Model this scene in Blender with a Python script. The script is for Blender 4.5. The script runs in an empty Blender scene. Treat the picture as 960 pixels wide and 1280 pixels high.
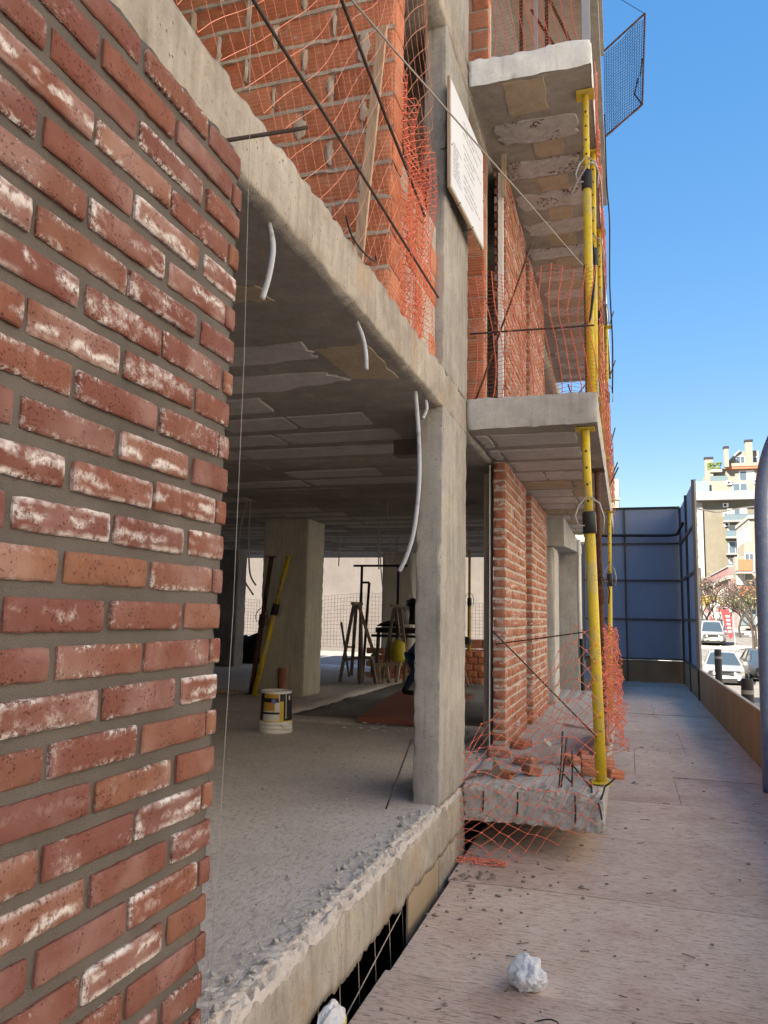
import bpy, bmesh, math, random
from mathutils import Vector, Matrix, noise
random.seed(7)
R = math.radians
sc = bpy.context.scene
COL = sc.collection

# ---------------------------------------------------------------- camera
cam_d = bpy.data.cameras.new('camera')
cam = bpy.data.objects.new('camera', cam_d); COL.objects.link(cam)
cam_d.sensor_fit = 'HORIZONTAL'; cam_d.sensor_width = 36.0; cam_d.lens = 36.0
cam_d.clip_start = 0.05; cam_d.clip_end = 4000
_yw, _pt, _rl = R(17.52), R(7.66), R(1.16)
_f = Vector((-math.sin(_yw)*math.cos(_pt), math.cos(_yw)*math.cos(_pt), math.sin(_pt)))
_r = Vector((math.cos(_yw), math.sin(_yw), 0)); _u = _r.cross(_f)
_r2 = math.cos(_rl)*_r + math.sin(_rl)*_u
_u2 = -math.sin(_rl)*_r + math.cos(_rl)*_u
mw = Matrix((_r2, _u2, -_f)).transposed().to_4x4(); mw.translation = Vector((0, 0, 1.5))
cam.matrix_world = mw
sc.camera = cam

# ---------------------------------------------------------------- light
SUN_TO = Vector((-0.47, -0.62, 0.63)).normalized()      # direction towards the sun
el = math.asin(SUN_TO.z); az = math.atan2(SUN_TO.x, SUN_TO.y)
w = bpy.data.worlds.new('World'); sc.world = w; w.use_nodes = True
nt = w.node_tree; nt.nodes.clear()
sky = nt.nodes.new('ShaderNodeTexSky'); sky.sky_type = 'NISHITA'; sky.sun_disc = False
sky.sun_elevation = el; sky.sun_rotation = az; sky.altitude = 50
sky.air_density = 0.9; sky.dust_density = 0.0; sky.ozone_density = 1.5
hsv = nt.nodes.new('ShaderNodeHueSaturation'); hsv.inputs['Saturation'].default_value = 2.6
bg = nt.nodes.new('ShaderNodeBackground'); bg.inputs['Strength'].default_value = 0.099
wo = nt.nodes.new('ShaderNodeOutputWorld')
hsv.inputs['Hue'].default_value = 0.512
gam = nt.nodes.new('ShaderNodeGamma'); gam.inputs['Gamma'].default_value = 0.36
nt.links.new(sky.outputs[0], gam.inputs['Color']); nt.links.new(gam.outputs[0], hsv.inputs['Color']); nt.links.new(hsv.outputs[0], bg.inputs['Color']); nt.links.new(bg.outputs[0], wo.inputs['Surface'])
sd = bpy.data.lights.new('sun', 'SUN'); sd.energy = 3.3; sd.angle = R(0.53); sd.color = (1.0, 0.95, 0.88)
so = bpy.data.objects.new('sun', sd); COL.objects.link(so)
so.rotation_euler = SUN_TO.to_track_quat('Z', 'Y').to_euler(); so.location = (-30, -40, 60)
sc.view_settings.view_transform = 'Standard'; sc.view_settings.look = 'None'
sc.view_settings.exposure = 2.75
sc.view_settings.use_white_balance = True; sc.view_settings.white_balance_temperature = 7300; sc.view_settings.white_balance_tint = 10; sc.view_settings.gamma = 1.0
sc.render.engine = 'CYCLES'
sc.cycles.max_bounces = 12; sc.cycles.diffuse_bounces = 9

# ---------------------------------------------------------------- material helpers
class NT:
    def __init__(s, name):
        s.m = bpy.data.materials.new(name); s.m.use_nodes = True
        s.t = s.m.node_tree; s.t.nodes.clear()
        s.out = s.t.nodes.new('ShaderNodeOutputMaterial')
        s.b = s.t.nodes.new('ShaderNodeBsdfPrincipled')
        s.t.links.new(s.b.outputs[0], s.out.inputs[0])
        s.tc = s.t.nodes.new('ShaderNodeTexCoord')
        s.oi = None
    def n(s, typ): return s.t.nodes.new(typ)
    def L(s, a, b):
        if isinstance(a, (int, float)): b.default_value = a
        elif isinstance(a, (tuple, list)): b.default_value = tuple(a) + ((1,) if len(a) == 3 and b.type == 'RGBA' else ())
        else: s.t.links.new(a, b)
    def obj(s): return s.tc.outputs['Object']
    def rnd(s):
        if not s.oi: s.oi = s.n('ShaderNodeObjectInfo')
        return s.oi.outputs['Random']
    def map(s, vec=None, scale=(1, 1, 1), loc=(0, 0, 0), rot=(0, 0, 0)):
        m = s.n('ShaderNodeMapping'); s.L(vec or s.obj(), m.inputs['Vector'])
        m.inputs['Scale'].default_value = scale; m.inputs['Location'].default_value = loc; m.inputs['Rotation'].default_value = rot
        return m.outputs[0]
    def shift(s, k=37.0):
        """object coordinates moved by a random amount for every object"""
        v = s.n('ShaderNodeVectorMath'); v.operation = 'ADD'
        s.L(s.obj(), v.inputs[0])
        c = s.n('ShaderNodeCombineXYZ'); a = s.math('MULTIPLY', s.rnd(), k)
        for i in range(3): s.L(s.math('MULTIPLY', a, 1.0 + .37*i), c.inputs[i])
        s.L(c.outputs[0], v.inputs[1]); return v.outputs[0]
    def noise(s, scale=5, detail=4, rough=.55, vec=None, dist=0.0):
        x = s.n('ShaderNodeTexNoise'); s.L(vec or s.obj(), x.inputs['Vector'])
        x.inputs['Scale'].default_value = scale; x.inputs['Detail'].default_value = detail
        x.inputs['Roughness'].default_value = rough; x.inputs['Distortion'].default_value = dist
        return x.outputs['Fac']
    def voro(s, scale=5, vec=None, feature='F1', out='Distance'):
        x = s.n('ShaderNodeTexVoronoi'); x.feature = feature; s.L(vec or s.obj(), x.inputs['Vector'])
        x.inputs['Scale'].default_value = scale; return x.outputs[out]
    def wave(s, scale, vec=None, dist=0, axis='Z'):
        x = s.n('ShaderNodeTexWave'); x.bands_direction = axis; s.L(vec or s.obj(), x.inputs['Vector'])
        x.inputs['Scale'].default_value = scale; x.inputs['Distortion'].default_value = dist; return x.outputs['Fac']
    def math(s, op, a, b=0.0, c=0.0, clamp=False):
        m = s.n('ShaderNodeMath'); m.operation = op; m.use_clamp = clamp
        s.L(a, m.inputs[0]); s.L(b, m.inputs[1]); s.L(c, m.inputs[2]); return m.outputs[0]
    def step(s, x, lo, hi):
        m = s.n('ShaderNodeMapRange'); m.interpolation_type = 'SMOOTHSTEP'
        s.L(x, m.inputs['Value']); s.L(lo, m.inputs['From Min']); s.L(hi, m.inputs['From Max']); return m.outputs[0]
    def mix(s, f, a, b, mode='MIX'):
        m = s.n('ShaderNodeMix'); m.data_type = 'RGBA'; m.blend_type = mode
        s.L(f, m.inputs[0]); s.L(a, m.inputs[6]); s.L(b, m.inputs[7]); return m.outputs[2]
    def ramp(s, f, *stops):
        r = s.n('ShaderNodeValToRGB'); s.L(f, r.inputs[0]); e = r.color_ramp.elements
        while len(e) < len(stops): e.new(.5)
        for q, (p, c) in zip(e, stops): q.position = p; q.color = tuple(c) + (1,)
        return r.outputs[0]
    def sep(s, vec=None):
        x = s.n('ShaderNodeSeparateXYZ'); s.L(vec or s.obj(), x.inputs[0]); return x.outputs
    def bump(s, h, strength=.5, dist=.01, prev=None):
        b = s.n('ShaderNodeBump'); s.L(h, b.inputs['Height']); b.inputs['Strength'].default_value = strength
        b.inputs['Distance'].default_value = dist
        if prev is not None: s.L(prev, b.inputs['Normal'])
        return b.outputs[0]
    def done(s, col, rough=.85, normal=None, metal=0.0, spec=.3):
        s.L(col, s.b.inputs['Base Color']); s.L(rough, s.b.inputs['Roughness']); s.L(metal, s.b.inputs['Metallic'])
        s.b.inputs['Specular IOR Level'].default_value = spec
        if normal is not None: s.L(normal, s.b.inputs['Normal'])
        return s.m

def concrete(name, c0, c1, c2, bump=.5, pores=.5, streak=.3, scale=1.0, grain=1.0, boards=0.0, bax='Z', stain=None):
    t = NT(name)
    big = t.noise(1.7*scale, 5, .6); mid = t.noise(9*scale, 6, .65); fine = t.noise(120, 3, .6)
    st = t.noise(3.5, 5, .6, t.map(scale=(7, 7, .5)))
    col = t.ramp(t.math('ADD', t.math('MULTIPLY', big, .55), t.math('MULTIPLY', mid, .45)), (.33, c0), (.5, c1), (.66, c2))
    col = t.mix(t.math('MULTIPLY', t.step(st, .5, .72), streak), col, tuple(x*.55 for x in c0))
    col = t.mix(t.math('MULTIPLY', t.step(st, .48, .3), streak*.6), col, tuple(min(1, x*1.2) for x in c2))
    vp = t.voro(34*grain); pore = t.math('MULTIPLY', t.step(vp, .17, .06), t.step(mid, .44, .6))
    col = t.mix(t.math('MULTIPLY', pore, pores), col, tuple(x*.3 for x in c0))
    if stain: col = t.mix(t.math('MULTIPLY', t.step(t.noise(2.4, 5, .65, t.map(scale=(1, 1, .6), loc=(3, 1, 4))), .52, .70), .55), col, stain)
    blo = t.noise(26, 5, .75); col = t.mix(t.math('MULTIPLY', t.step(blo, .56, .68), .30), col, tuple(x*.6 for x in c0)); col = t.mix(t.math('MULTIPLY', t.step(blo, .44, .32), .25), col, tuple(min(1, x*1.25) for x in c2))
    col = t.mix(t.math('MULTIPLY', fine, .35), col, (.5, .5, .5), 'OVERLAY')
    sp = t.noise(55, 2, .5); col = t.mix(t.math('MULTIPLY', t.step(sp, .63, .75), .35), col, tuple(x*.5 for x in c0))
    h = t.math('ADD', t.math('MULTIPLY', mid, .7), t.math('MULTIPLY', fine, .35))
    h = t.math('SUBTRACT', h, t.math('MULTIPLY', pore, .6))
    if boards:
        bw = t.wave(boards, None, .25, bax); ln = t.step(bw, .06, .0)
        h = t.math('SUBTRACT', h, t.math('MULTIPLY', ln, .5)); col = t.mix(t.math('MULTIPLY', ln, .45), col, tuple(x*.5 for x in c0))
    return t.done(col, .93, t.bump(h, bump, .012), spec=.2)

def plain(name, col, rough=.6, metal=0.0, var=.12, scale=14, bump=.1, spec=.4, dirt=None, dscale=5, damt=.6):
    t = NT(name); n = t.noise(scale, 5, .6, t.shift())
    c = t.mix(n, tuple(x*(1-var) for x in col), tuple(min(1, x*(1+var)) for x in col))
    if dirt:
        d = t.noise(dscale, 6, .7, t.shift(11)); c = t.mix(t.math('MULTIPLY', t.step(d, .48, .68), damt), c, dirt)
    return t.done(c, t.math('ADD', rough-.08, t.math('MULTIPLY', n, .16)), t.bump(t.noise(scale*6, 3, .6), bump, .004), metal, spec)

MAT = {}
def brick_mat(name, L, h, cols, white=.5, pit=.5, whitecol=(.70, .66, .66), wl=.70):
    """hand-made facing brick; salt bloom follows the rim of each brick or runs in a band along it"""
    t = NT(name); v = t.shift(); o = t.sep()
    r = t.rnd(); r2 = t.math('FRACT', t.math('MULTIPLY', r, 17.31)); r3 = t.math('FRACT', t.math('MULTIPLY', r, 91.7)); r4 = t.math('FRACT', t.math('MULTIPLY', r, 371.3))
    base = t.ramp(r2, *[(i/(len(cols)-1), c) for i, c in enumerate(cols)])
    n1 = t.noise(14, 6, .7, v); n2 = t.noise(70, 4, .65, v); n3 = t.noise(55, 8, .8, v, .3)
    col = t.mix(t.step(n1, .35, .7), base, t.mix(.5, base, (.18, .06, .045)))
    col = t.mix(t.math('MULTIPLY', n2, .7), col, (.5, .5, .5), 'OVERLAY')
    gr = t.noise(190, 4, .7, v); col = t.mix(t.math('MULTIPLY', gr, .55), col, (.5, .5, .5), 'OVERLAY'); col = t.mix(t.math('MULTIPLY', t.step(t.noise(24, 5, .7, v), .52, .70), .45), col, (.17, .075, .06))
    dy = t.math('SUBTRACT', L/2, t.math('ABSOLUTE', o[1])); dz = t.math('SUBTRACT', h/2, t.math('ABSOLUTE', o[2]))
    ed = t.math('MINIMUM', dy, dz)
    edn = t.math('ADD', ed, t.math('MULTIPLY', t.math('SUBTRACT', n1, .5), .03))
    rim = t.math('MULTIPLY', t.step(edn, .016, .002), t.step(r3, .1, .6))
    bandz = t.math('ABSOLUTE', t.math('ADD', t.math('ADD', o[2], t.math('MULTIPLY', t.math('SUBTRACT', r2, .5), .03)), t.math('MULTIPLY', t.math('SUBTRACT', n1, .5), .075)))
    pat = t.step(t.noise(6.5, 4, .6, t.map(v, loc=(5, 2, 7))), .42, .58)
    rim = t.math('MULTIPLY', rim, pat)
    band = t.math('MULTIPLY', t.math('MULTIPLY', t.step(bandz, .016, .001), t.step(r4, .5, .95)), t.step(t.noise(9, 4, .6, t.map(v, loc=(1, 8, 3))), .44, .56))
    allw = t.math('MULTIPLY', t.step(t.noise(10, 6, .7, v), .5, .66), t.step(r, .6, 1.0))
    wm = t.math('MAXIMUM', t.math('MAXIMUM', rim, band), allw)
    wm = t.math('MULTIPLY', wm, t.step(t.math('ADD', n3, t.math('MULTIPLY', t.math('SUBTRACT', r4, .5), .16)), .45, .56))
    wm = t.math('MULTIPLY', wm, white)
    col = t.mix(t.math('MULTIPLY', t.step(t.noise(5, 3, .5, v), .45, .7), .25*white), col, (.55, .42, .40))
    col = t.mix(wm, col, whitecol)
    vo = t.voro(110, v); pits = t.math('MULTIPLY', t.step(t.math('ADD', vo, t.math('MULTIPLY', t.math('SUBTRACT', n2, .5), .6)), .30, .14), t.step(n1, .46, .58))
    col = t.mix(t.math('MULTIPLY', pits, pit), col, (.05, .025, .02))
    hgt = t.math('SUBTRACT', t.math('ADD', t.math('MULTIPLY', n1, .6), t.math('MULTIPLY', n2, .5)), t.math('MULTIPLY', pits, .9))
    hgt = t.math('ADD', hgt, t.math('MULTIPLY', wm, .25))
    return t.done(col, .9, t.bump(t.math('ADD', hgt, t.math('MULTIPLY', gr, .35)), .75, .006), spec=.2)

def setup_materials():
    M = MAT
    M['conc'] = concrete('concrete_facade', (.235, .213, .186), (.36, .33, .292), (.48, .45, .405), .7, .9, .4, stain=(.42, .29, .17))
    M['conc_col'] = concrete('concrete_column', (.26, .25, .235), (.35, .338, .318), (.44, .428, .40), .6, .95, .45, grain=.8)
    M['conc_grey'] = concrete('concrete_grey', (.34, .335, .32), (.44, .435, .42), (.55, .55, .53), .55, .35, .3)
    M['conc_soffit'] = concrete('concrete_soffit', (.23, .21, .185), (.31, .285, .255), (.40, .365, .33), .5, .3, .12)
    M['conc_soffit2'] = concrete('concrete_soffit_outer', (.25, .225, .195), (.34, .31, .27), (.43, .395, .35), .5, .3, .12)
    M['conc_block'] = concrete('ceiling_block_concrete', (.41, .385, .37), (.51, .485, .47), (.60, .575, .56), .9, .7, .1)
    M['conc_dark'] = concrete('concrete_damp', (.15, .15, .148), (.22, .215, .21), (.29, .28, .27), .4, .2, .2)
    M['conc_dkcol'] = concrete('concrete_inner_column', (.42, .40, .33), (.53, .51, .43), (.62, .59, .50), .4, .35, .35)
    # patch with broken clay showing
    t = NT('patched_soffit'); n = t.noise(11, 6, .7, t.shift()); n2 = t.noise(38, 4, .7, t.shift(5))
    c = t.ramp(n, (.3, (.40, .375, .36)), (.55, (.52, .49, .475)), (.75, (.60, .575, .56)))
    spots = t.math('MULTIPLY', t.step(t.noise(6, 3, .5, t.shift(9)), .53, .62), t.step(n2, .52, .58))
    c = t.mix(spots, c, (.16, .06, .04))
    M['patch'] = t.done(c, .95, t.bump(t.math('SUBTRACT', t.math('ADD', n, t.math('MULTIPLY', n2, .4)), t.math('MULTIPLY', spots, .8)), .9, .02), spec=.15)
    # screed floor
    t = NT('rough_screed'); big = t.noise(.9, 5, .6); f1 = t.noise(38, 4, .7, t.map(scale=(1, .55, 1), rot=(0, 0, .5))); f2 = t.noise(160, 2, .6)
    md = t.noise(5, 5, .65)
    c = t.ramp(t.math('ADD', t.math('MULTIPLY', big, .6), t.math('MULTIPLY', md, .4)), (.3, (.48, .445, .425)), (.5, (.58, .545, .525)), (.7, (.66, .625, .605)))
    c = t.mix(t.step(f1, .52, .34), c, t.mix(.45, c, (.22, .20, .195)))
    c = t.mix(t.math('MULTIPLY', f2, .5), c, (.5, .5, .5), 'OVERLAY')
    M['screed'] = t.done(c, .95, t.bump(t.math('ADD', t.math('MULTIPLY', f1, 1.0), t.math('MULTIPLY', f2, .5)), .6, .010), spec=.15)
    # facing brick, mortar
    reds = [(.170, .066, .052), (.215, .088, .066), (.190, .080, .068), (.245, .105, .074), (.175, .076, .066), (.285, .140, .09)]
    M['brick'] = brick_mat('facing_brick', .262, .062, reds, 1.0, .5)
    M['brick_pier'] = brick_mat('pier_brick', .245, .06, [(.36, .14, .085), (.44, .18, .105), (.40, .16, .10), (.50, .24, .15), (.38, .17, .13)], .75, .4)
    t = NT('mortar'); n = t.noise(30, 5, .7); f = t.noise(260, 3, .7); b = t.noise(3, 4, .6)
    c = t.ramp(b, (.3, (.118, .106, .099)), (.7, (.170, .155, .146)))
    c = t.mix(t.math('MULTIPLY', f, .7), c, (.5, .5, .5), 'OVERLAY')
    M['mortar'] = t.done(c, .95, t.bump(t.math('ADD', n, f), .7, .008), spec=.15)
    M['mortar_lt'] = concrete('mortar_grey', (.36, .325, .29), (.48, .44, .39), (.58, .54, .49), .8, .3, .1)
    # hollow clay brick: ribbed face
    t = NT('hollow_clay_brick'); v = t.shift(); o = t.sep(); r = t.rnd()
    base = t.ramp(r, (0, (.50, .18, .105)), (.5, (.60, .24, .145)), (1, (.57, .265, .17)))
    n = t.noise(7, 6, .7, v); n2 = t.noise(40, 4, .7, v)
    c = t.mix(t.step(n, .4, .7), base, t.mix(.45, base, (.30, .075, .035)))
    rib = t.wave(13, None, .5, 'Z'); c = t.mix(t.math('MULTIPLY', t.step(rib, .2, .0), .22), c, (.30, .07, .035))
    c = t.mix(t.math('MULTIPLY', t.step(t.noise(16, 6, .75, v), .56, .68), .7), c, (.50, .42, .35))
    M['hollow'] = t.done(c, .88, t.bump(t.math('ADD', t.math('MULTIPLY', rib, .8), t.math('MULTIPLY', n2, .5)), .6, .006), spec=.2)
    # walkway board
    t = NT('weathered_plywood'); v = t.shift(); f = t.noise(52, 6, .8, t.map(v, (.26, 1.5, 1), rot=(0, 0, .06)), .3); fl = t.noise(120, 4, .8, t.map(v, (.28, 1.4, 1), rot=(0, 0, -.1)))
    b = t.noise(1.1, 5, .6); md = t.noise(4.5, 6, .7)
    c = t.ramp(t.math('ADD', t.math('MULTIPLY', b, .5), t.math('MULTIPLY', md, .5)), (.32, (.52, .425, .37)), (.5, (.605, .515, .465)), (.68, (.67, .595, .55)))
    c = t.mix(t.step(t.noise(1.7, 4, .5, v), .5, .75), c, (.49, .385, .34))
    c = t.mix(t.math('MULTIPLY', t.step(f, .50, .38), .85), c, (.24, .185, .16))
    c = t.mix(t.math('MULTIPLY', t.step(fl, .58, .66), .8), c, (.19, .15, .135))
    c = t.mix(t.math('MULTIPLY', t.step(f, .56, .68), .5), c, (.64, .585, .55))
    c = t.mix(t.math('MULTIPLY', t.step(t.noise(3.1, 7, .75, t.map(v, (1, 1.6, 1), (4, 2, 1))), .53, .66), .5), c, (.66, .61, .58))
    c = t.mix(.5, c, t.mix(t.rnd(), (.42, .36, .33), (.66, .58, .53)), 'OVERLAY')
    M['ply'] = t.done(c, .93, t.bump(t.math('ADD', f, t.math('MULTIPLY', fl, .5)), .55, .008), spec=.15)
    # brown fibre board
    t = NT('brown_board'); v = t.shift(); f = t.noise(60, 5, .75, v); b = t.noise(2.5, 5, .65, v)
    c = t.ramp(b, (.3, (.30, .18, .10)), (.7, (.42, .27, .16)))
    c = t.mix(t.step(f, .5, .7), c, (.38, .26, .16)); c = t.mix(t.step(f, .45, .3), c, (.13, .08, .045))
    M['board'] = t.done(c, .9, t.bump(f, .5, .006), spec=.2)
    M['board_edge'] = plain('board_edge', (.52, .44, .36), .9)
    # blue cladding
    t = NT('blue_fence_panel'); v = t.shift(); b = t.noise(1.3, 5, .65, v); s = t.noise(8, 5, .7, t.map(v, (3, 3, .25)))
    c = t.mix(b, (.235, .285, .385), (.285, .34, .45)); c = t.mix(t.math('MULTIPLY', t.step(s, .5, .75), .35), c, (.33, .37, .44))
    M['blue'] = t.done(c, .7, t.bump(s, .1, .004), spec=.3)
    M['dark_steel'] = plain('dark_steel', (.028, .026, .026), .6, .3, .3)
    M['rail'] = plain('rail_brown', (.10, .085, .08), .7, 0, .3)
    # yellow prop paint
    t = NT('yellow_paint'); v = t.shift(); d = t.noise(26, 6, .75, v); d2 = t.noise(4, 5, .6, t.map(v, (2, 2, .6)))
    c = t.mix(t.step(d2, .45, .75), (.70, .52, .035), (.56, .40, .05))
    c = t.mix(t.step(d, .59, .65), c, (.15, .10, .06)); c = t.mix(t.math('MULTIPLY', t.step(t.noise(7, 6, .75, t.map(v, (2.2, 2.2, .8))), .50, .62), .6), c, (.40, .36, .28)); c = t.mix(t.math('MULTIPLY', t.step(t.noise(60, 5, .75, v), .58, .66), .6), c, (.20, .15, .09))
    M['yellow'] = t.done(c, .55, t.bump(d, .15, .003), 0, .4)
    M['yellow_old'] = plain('old_yellow_paint', (.42, .27, .03), .7, 0, .2, 20, dirt=(.14, .09, .05), dscale=12)
    t = NT('rusty_steel'); v = t.shift(); d = t.noise(30, 6, .7, v); c = t.ramp(d, (.3, (.055, .028, .02)), (.5, (.12, .055, .035)), (.7, (.20, .10, .065)))
    M['rust'] = t.done(c, .85, t.bump(d, .3, .003), .2, .3)
    M['rebar'] = plain('rebar_steel', (.075, .055, .048), .75, .3, .35, 40)
    M['galv'] = plain('galvanised', (.42, .42, .42), .5, .5, .15)
    M['conduit'] = plain('plastic_conduit', (.46, .50, .56), .5, 0, .10, dirt=(.26, .25, .24), dscale=12, damt=.8)
    M['conduit_dk'] = plain('dusty_conduit', (.33, .31, .29), .6)
    M['wire'] = plain('black_cable', (.02, .02, .022), .6)
    M['wire_w'] = plain('white_string', (.34, .34, .35), .8); M['net_pale'] = plain('pale_orange_net', (.86, .36, .25), .6, 0, .15, 3)
    M['net'] = plain('orange_net', (.84, .25, .155), .6, 0, .15, 3)
    M['net_red'] = plain('red_net', (.74, .19, .12), .6, 0, .2, 3)
    M['net_blue'] = plain('blue_mesh', (.06, .09, .16), .8, 0, .2, 3)
    M['wood'] = None
    t = NT('raw_timber'); v = t.shift(); f = t.noise(30, 5, .7, t.map(v, (1.5, 1.5, .12)), .5); c = t.ramp(f, (.3, (.34, .25, .17)), (.55, (.48, .38, .28)), (.75, (.56, .47, .37)))
    M['wood'] = t.done(c, .85, t.bump(f, .3, .004), spec=.2)
    M['wood_dk'] = plain('dusty_wood', (.20, .16, .13), .9, 0, .25, 20)
    M['red_board'] = plain('red_formwork_board', (.30, .105, .07), .8, 0, .2, 9, dirt=(.22, .14, .11), dscale=6)
    M['white'] = plain('white_paint', (.74, .74, .73), .55, 0, .05, dirt=(.55, .53, .5), dscale=7, damt=.4)
    M['pvc_terra'] = plain('terracotta_pipe_plastic', (.34, .13, .085), .6)
    M['black'] = plain('black_plastic', (.018, .018, .02), .5)
    M['pipe_blue'] = plain('blue_grey_pipe', (.115, .17, .29), .42, 0, .18, 22, bump=.15, spec=.5, dirt=(.20, .26, .36), dscale=14, damt=.7)
    M['foam'] = plain('white_foam', (.78, .82, .86), .9, 0, .05, 60, bump=.7)
    M['stone'] = plain('grey_chip', (.30, .29, .28), .95, 0, .35, 50)
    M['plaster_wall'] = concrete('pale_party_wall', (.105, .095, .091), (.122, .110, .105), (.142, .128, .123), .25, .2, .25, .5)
    M['tarp'] = plain('black_tarp', (.014, .014, .014), .95, spec=.05)
setup_materials()

# ---------------------------------------------------------------- mesh helpers
def wloc(p):
    v = Vector((0, 0, 0))
    while p is not None: v = v + p.location; p = p.parent
    return v

class MB:
    def __init__(s): s.v = []; s.f = []; s.mi = []; s.cur = 0
    def add(s, vs, fs):
        b = len(s.v); s.v += [Vector(q) for q in vs]
        for f in fs: s.f.append([b+i for i in f]); s.mi.append(s.cur)
        return s
    def box(s, x0, y0, z0, x1, y1, z1):
        return s.add([(x0,y0,z0),(x1,y0,z0),(x1,y1,z0),(x0,y1,z0),(x0,y0,z1),(x1,y0,z1),(x1,y1,z1),(x0,y1,z1)],
                     [(0,3,2,1),(4,5,6,7),(0,1,5,4),(1,2,6,5),(2,3,7,6),(3,0,4,7)])
    def beam(s, a, b, w, h, up=(0, 0, 1)):
        a = Vector(a); b = Vector(b); d = (b-a).normalized(); u = Vector(up)
        if abs(d.dot(u)) > .98: u = Vector((1, 0, 0))
        r = d.cross(u).normalized()*(w/2); u = r.cross(d).normalized()*(h/2)
        vs = [a-r-u, a+r-u, a+r+u, a-r+u, b-r-u, b+r-u, b+r+u, b-r+u]
        return s.add(vs, [(0,1,2,3)[::-1],(4,5,6,7),(0,1,5,4),(1,2,6,5),(2,3,7,6),(3,0,4,7)])
    def tube(s, pts, r, n=8, caps=True):
        pts = [Vector(p) for p in pts]; m = len(pts)
        rr = r if isinstance(r, (list, tuple)) else [r]*m
        ring = []; pu = None
        for i, p in enumerate(pts):
            d = (pts[min(i+1, m-1)]-pts[max(i-1, 0)]).normalized()
            u = pu if pu is not None else (Vector((0, 0, 1)) if abs(d.z) < .9 else Vector((1, 0, 0)))
            a = d.cross(u); a = a.normalized() if a.length > 1e-6 else d.orthogonal().normalized()
            c = a.cross(d).normalized(); pu = c
            ring.append([p + (a*math.cos(2*math.pi*k/n)+c*math.sin(2*math.pi*k/n))*rr[i] for k in range(n)])
        vs = [q for g in ring for q in g]; fs = []
        for i in range(m-1):
            for k in range(n):
                k2 = (k+1) % n; fs.append((i*n+k, i*n+k2, (i+1)*n+k2, (i+1)*n+k))
        if caps: fs.append(tuple(range(n))[::-1]); fs.append(tuple((m-1)*n+k for k in range(n)))
        return s.add(vs, fs)
    def lathe(s, c, prof, n=20):
        c = Vector(c); vs = []; fs = []
        for (r, z) in prof: vs += [c + Vector((r*math.cos(2*math.pi*k/n), r*math.sin(2*math.pi*k/n), z)) for k in range(n)]
        for i in range(len(prof)-1):
            for k in range(n):
                k2 = (k+1) % n; fs.append((i*n+k, i*n+k2, (i+1)*n+k2, (i+1)*n+k))
        return s.add(vs, fs)
    def prism(s, poly, n, h):
        """polygon (3-D points) pushed along n by h"""
        n = Vector(n).normalized()*h; p = [Vector(q) for q in poly]; m = len(p)
        return s.add(p + [q+n for q in p], [tuple(range(m))[::-1], tuple(range(m, 2*m))] + [(i, (i+1) % m, m+(i+1) % m, m+i) for i in range(m)])
    def rock(s, c, r, seed=0, sq=(1, 1, .7)):
        rnd = random.Random(seed); c = Vector(c); ph = (1+5**.5)/2
        vs = [(-1,ph,0),(1,ph,0),(-1,-ph,0),(1,-ph,0),(0,-1,ph),(0,1,ph),(0,-1,-ph),(0,1,-ph),(ph,0,-1),(ph,0,1),(-ph,0,-1),(-ph,0,1)]
        vs = [c + Vector((v[0]*sq[0], v[1]*sq[1], v[2]*sq[2]))*(r/1.9)*rnd.uniform(.65, 1.25) for v in vs]
        return s.add(vs, [(0,11,5),(0,5,1),(0,1,7),(0,7,10),(0,10,11),(1,5,9),(5,11,4),(11,10,2),(10,7,6),(7,1,8),(3,9,4),(3,4,2),(3,2,6),(3,6,8),(3,8,9),(4,9,5),(2,4,11),(6,2,10),(8,6,7),(9,8,1)])
    def build(s, name, mat, parent=None, smooth=False, kind=None, local=False):
        me = bpy.data.meshes.new(name)
        off = Vector((0, 0, 0)) if (parent is None or local) else wloc(parent)
        me.from_pydata([tuple(q-off) for q in s.v], [], s.f)
        for m in (mat if isinstance(mat, (list, tuple)) else [mat]): me.materials.append(m if not isinstance(m, str) else MAT[m])
        if any(s.mi): me.polygons.foreach_set('material_index', s.mi)
        if smooth: me.polygons.foreach_set('use_smooth', [True]*len(me.polygons))
        me.update()
        o = bpy.data.objects.new(name, me); COL.objects.link(o)
        if parent is not None: o.parent = parent
        if kind: o['kind'] = kind
        return o

def tag(o, label, cat, group=None):
    o['label'] = label; o['category'] = cat
    if group: o['group'] = group
    return o
def thing(name, label, cat, loc=(0, 0, 0), group=None):
    o = bpy.data.objects.new(name, None); COL.objects.link(o); o.location = loc
    o.empty_display_size = .1
    return tag(o, label, cat, group)
def copy_thing(root, loc, label, rotz=None):
    r = root.copy(); COL.objects.link(r); r.location = loc; r['label'] = label
    if rotz is not None: r.rotation_euler = (0, 0, rotz)
    for ch in list(root.children):
        c = ch.copy(); COL.objects.link(c); c.parent = r
        for g in ch.children:
            d = g.copy(); COL.objects.link(d); d.parent = c
    return r
def inst(me, name, parent, loc, rot=(0, 0, 0), scale=None):
    o = bpy.data.objects.new(name, me); COL.objects.link(o); o.parent = parent
    o.location = Vector(loc) - wloc(parent); o.rotation_euler = rot
    if scale: o.scale = scale
    return o

def fr(p, f, o=4): return noise.fractal(Vector(p)*f, 1.0, 2.0, o)
def nv(p, f): return noise.noise_vector(Vector(p)*f)
def lin(a, b, step):
    n = max(1, int(round(abs(b-a)/step))); return [a+(b-a)*i/n for i in range(n+1)]
def cat(*ls):
    out = []
    for l in ls:
        for q in l:
            if not out or abs(q-out[-1]) > 1e-5: out.append(q)
    return out

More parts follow.
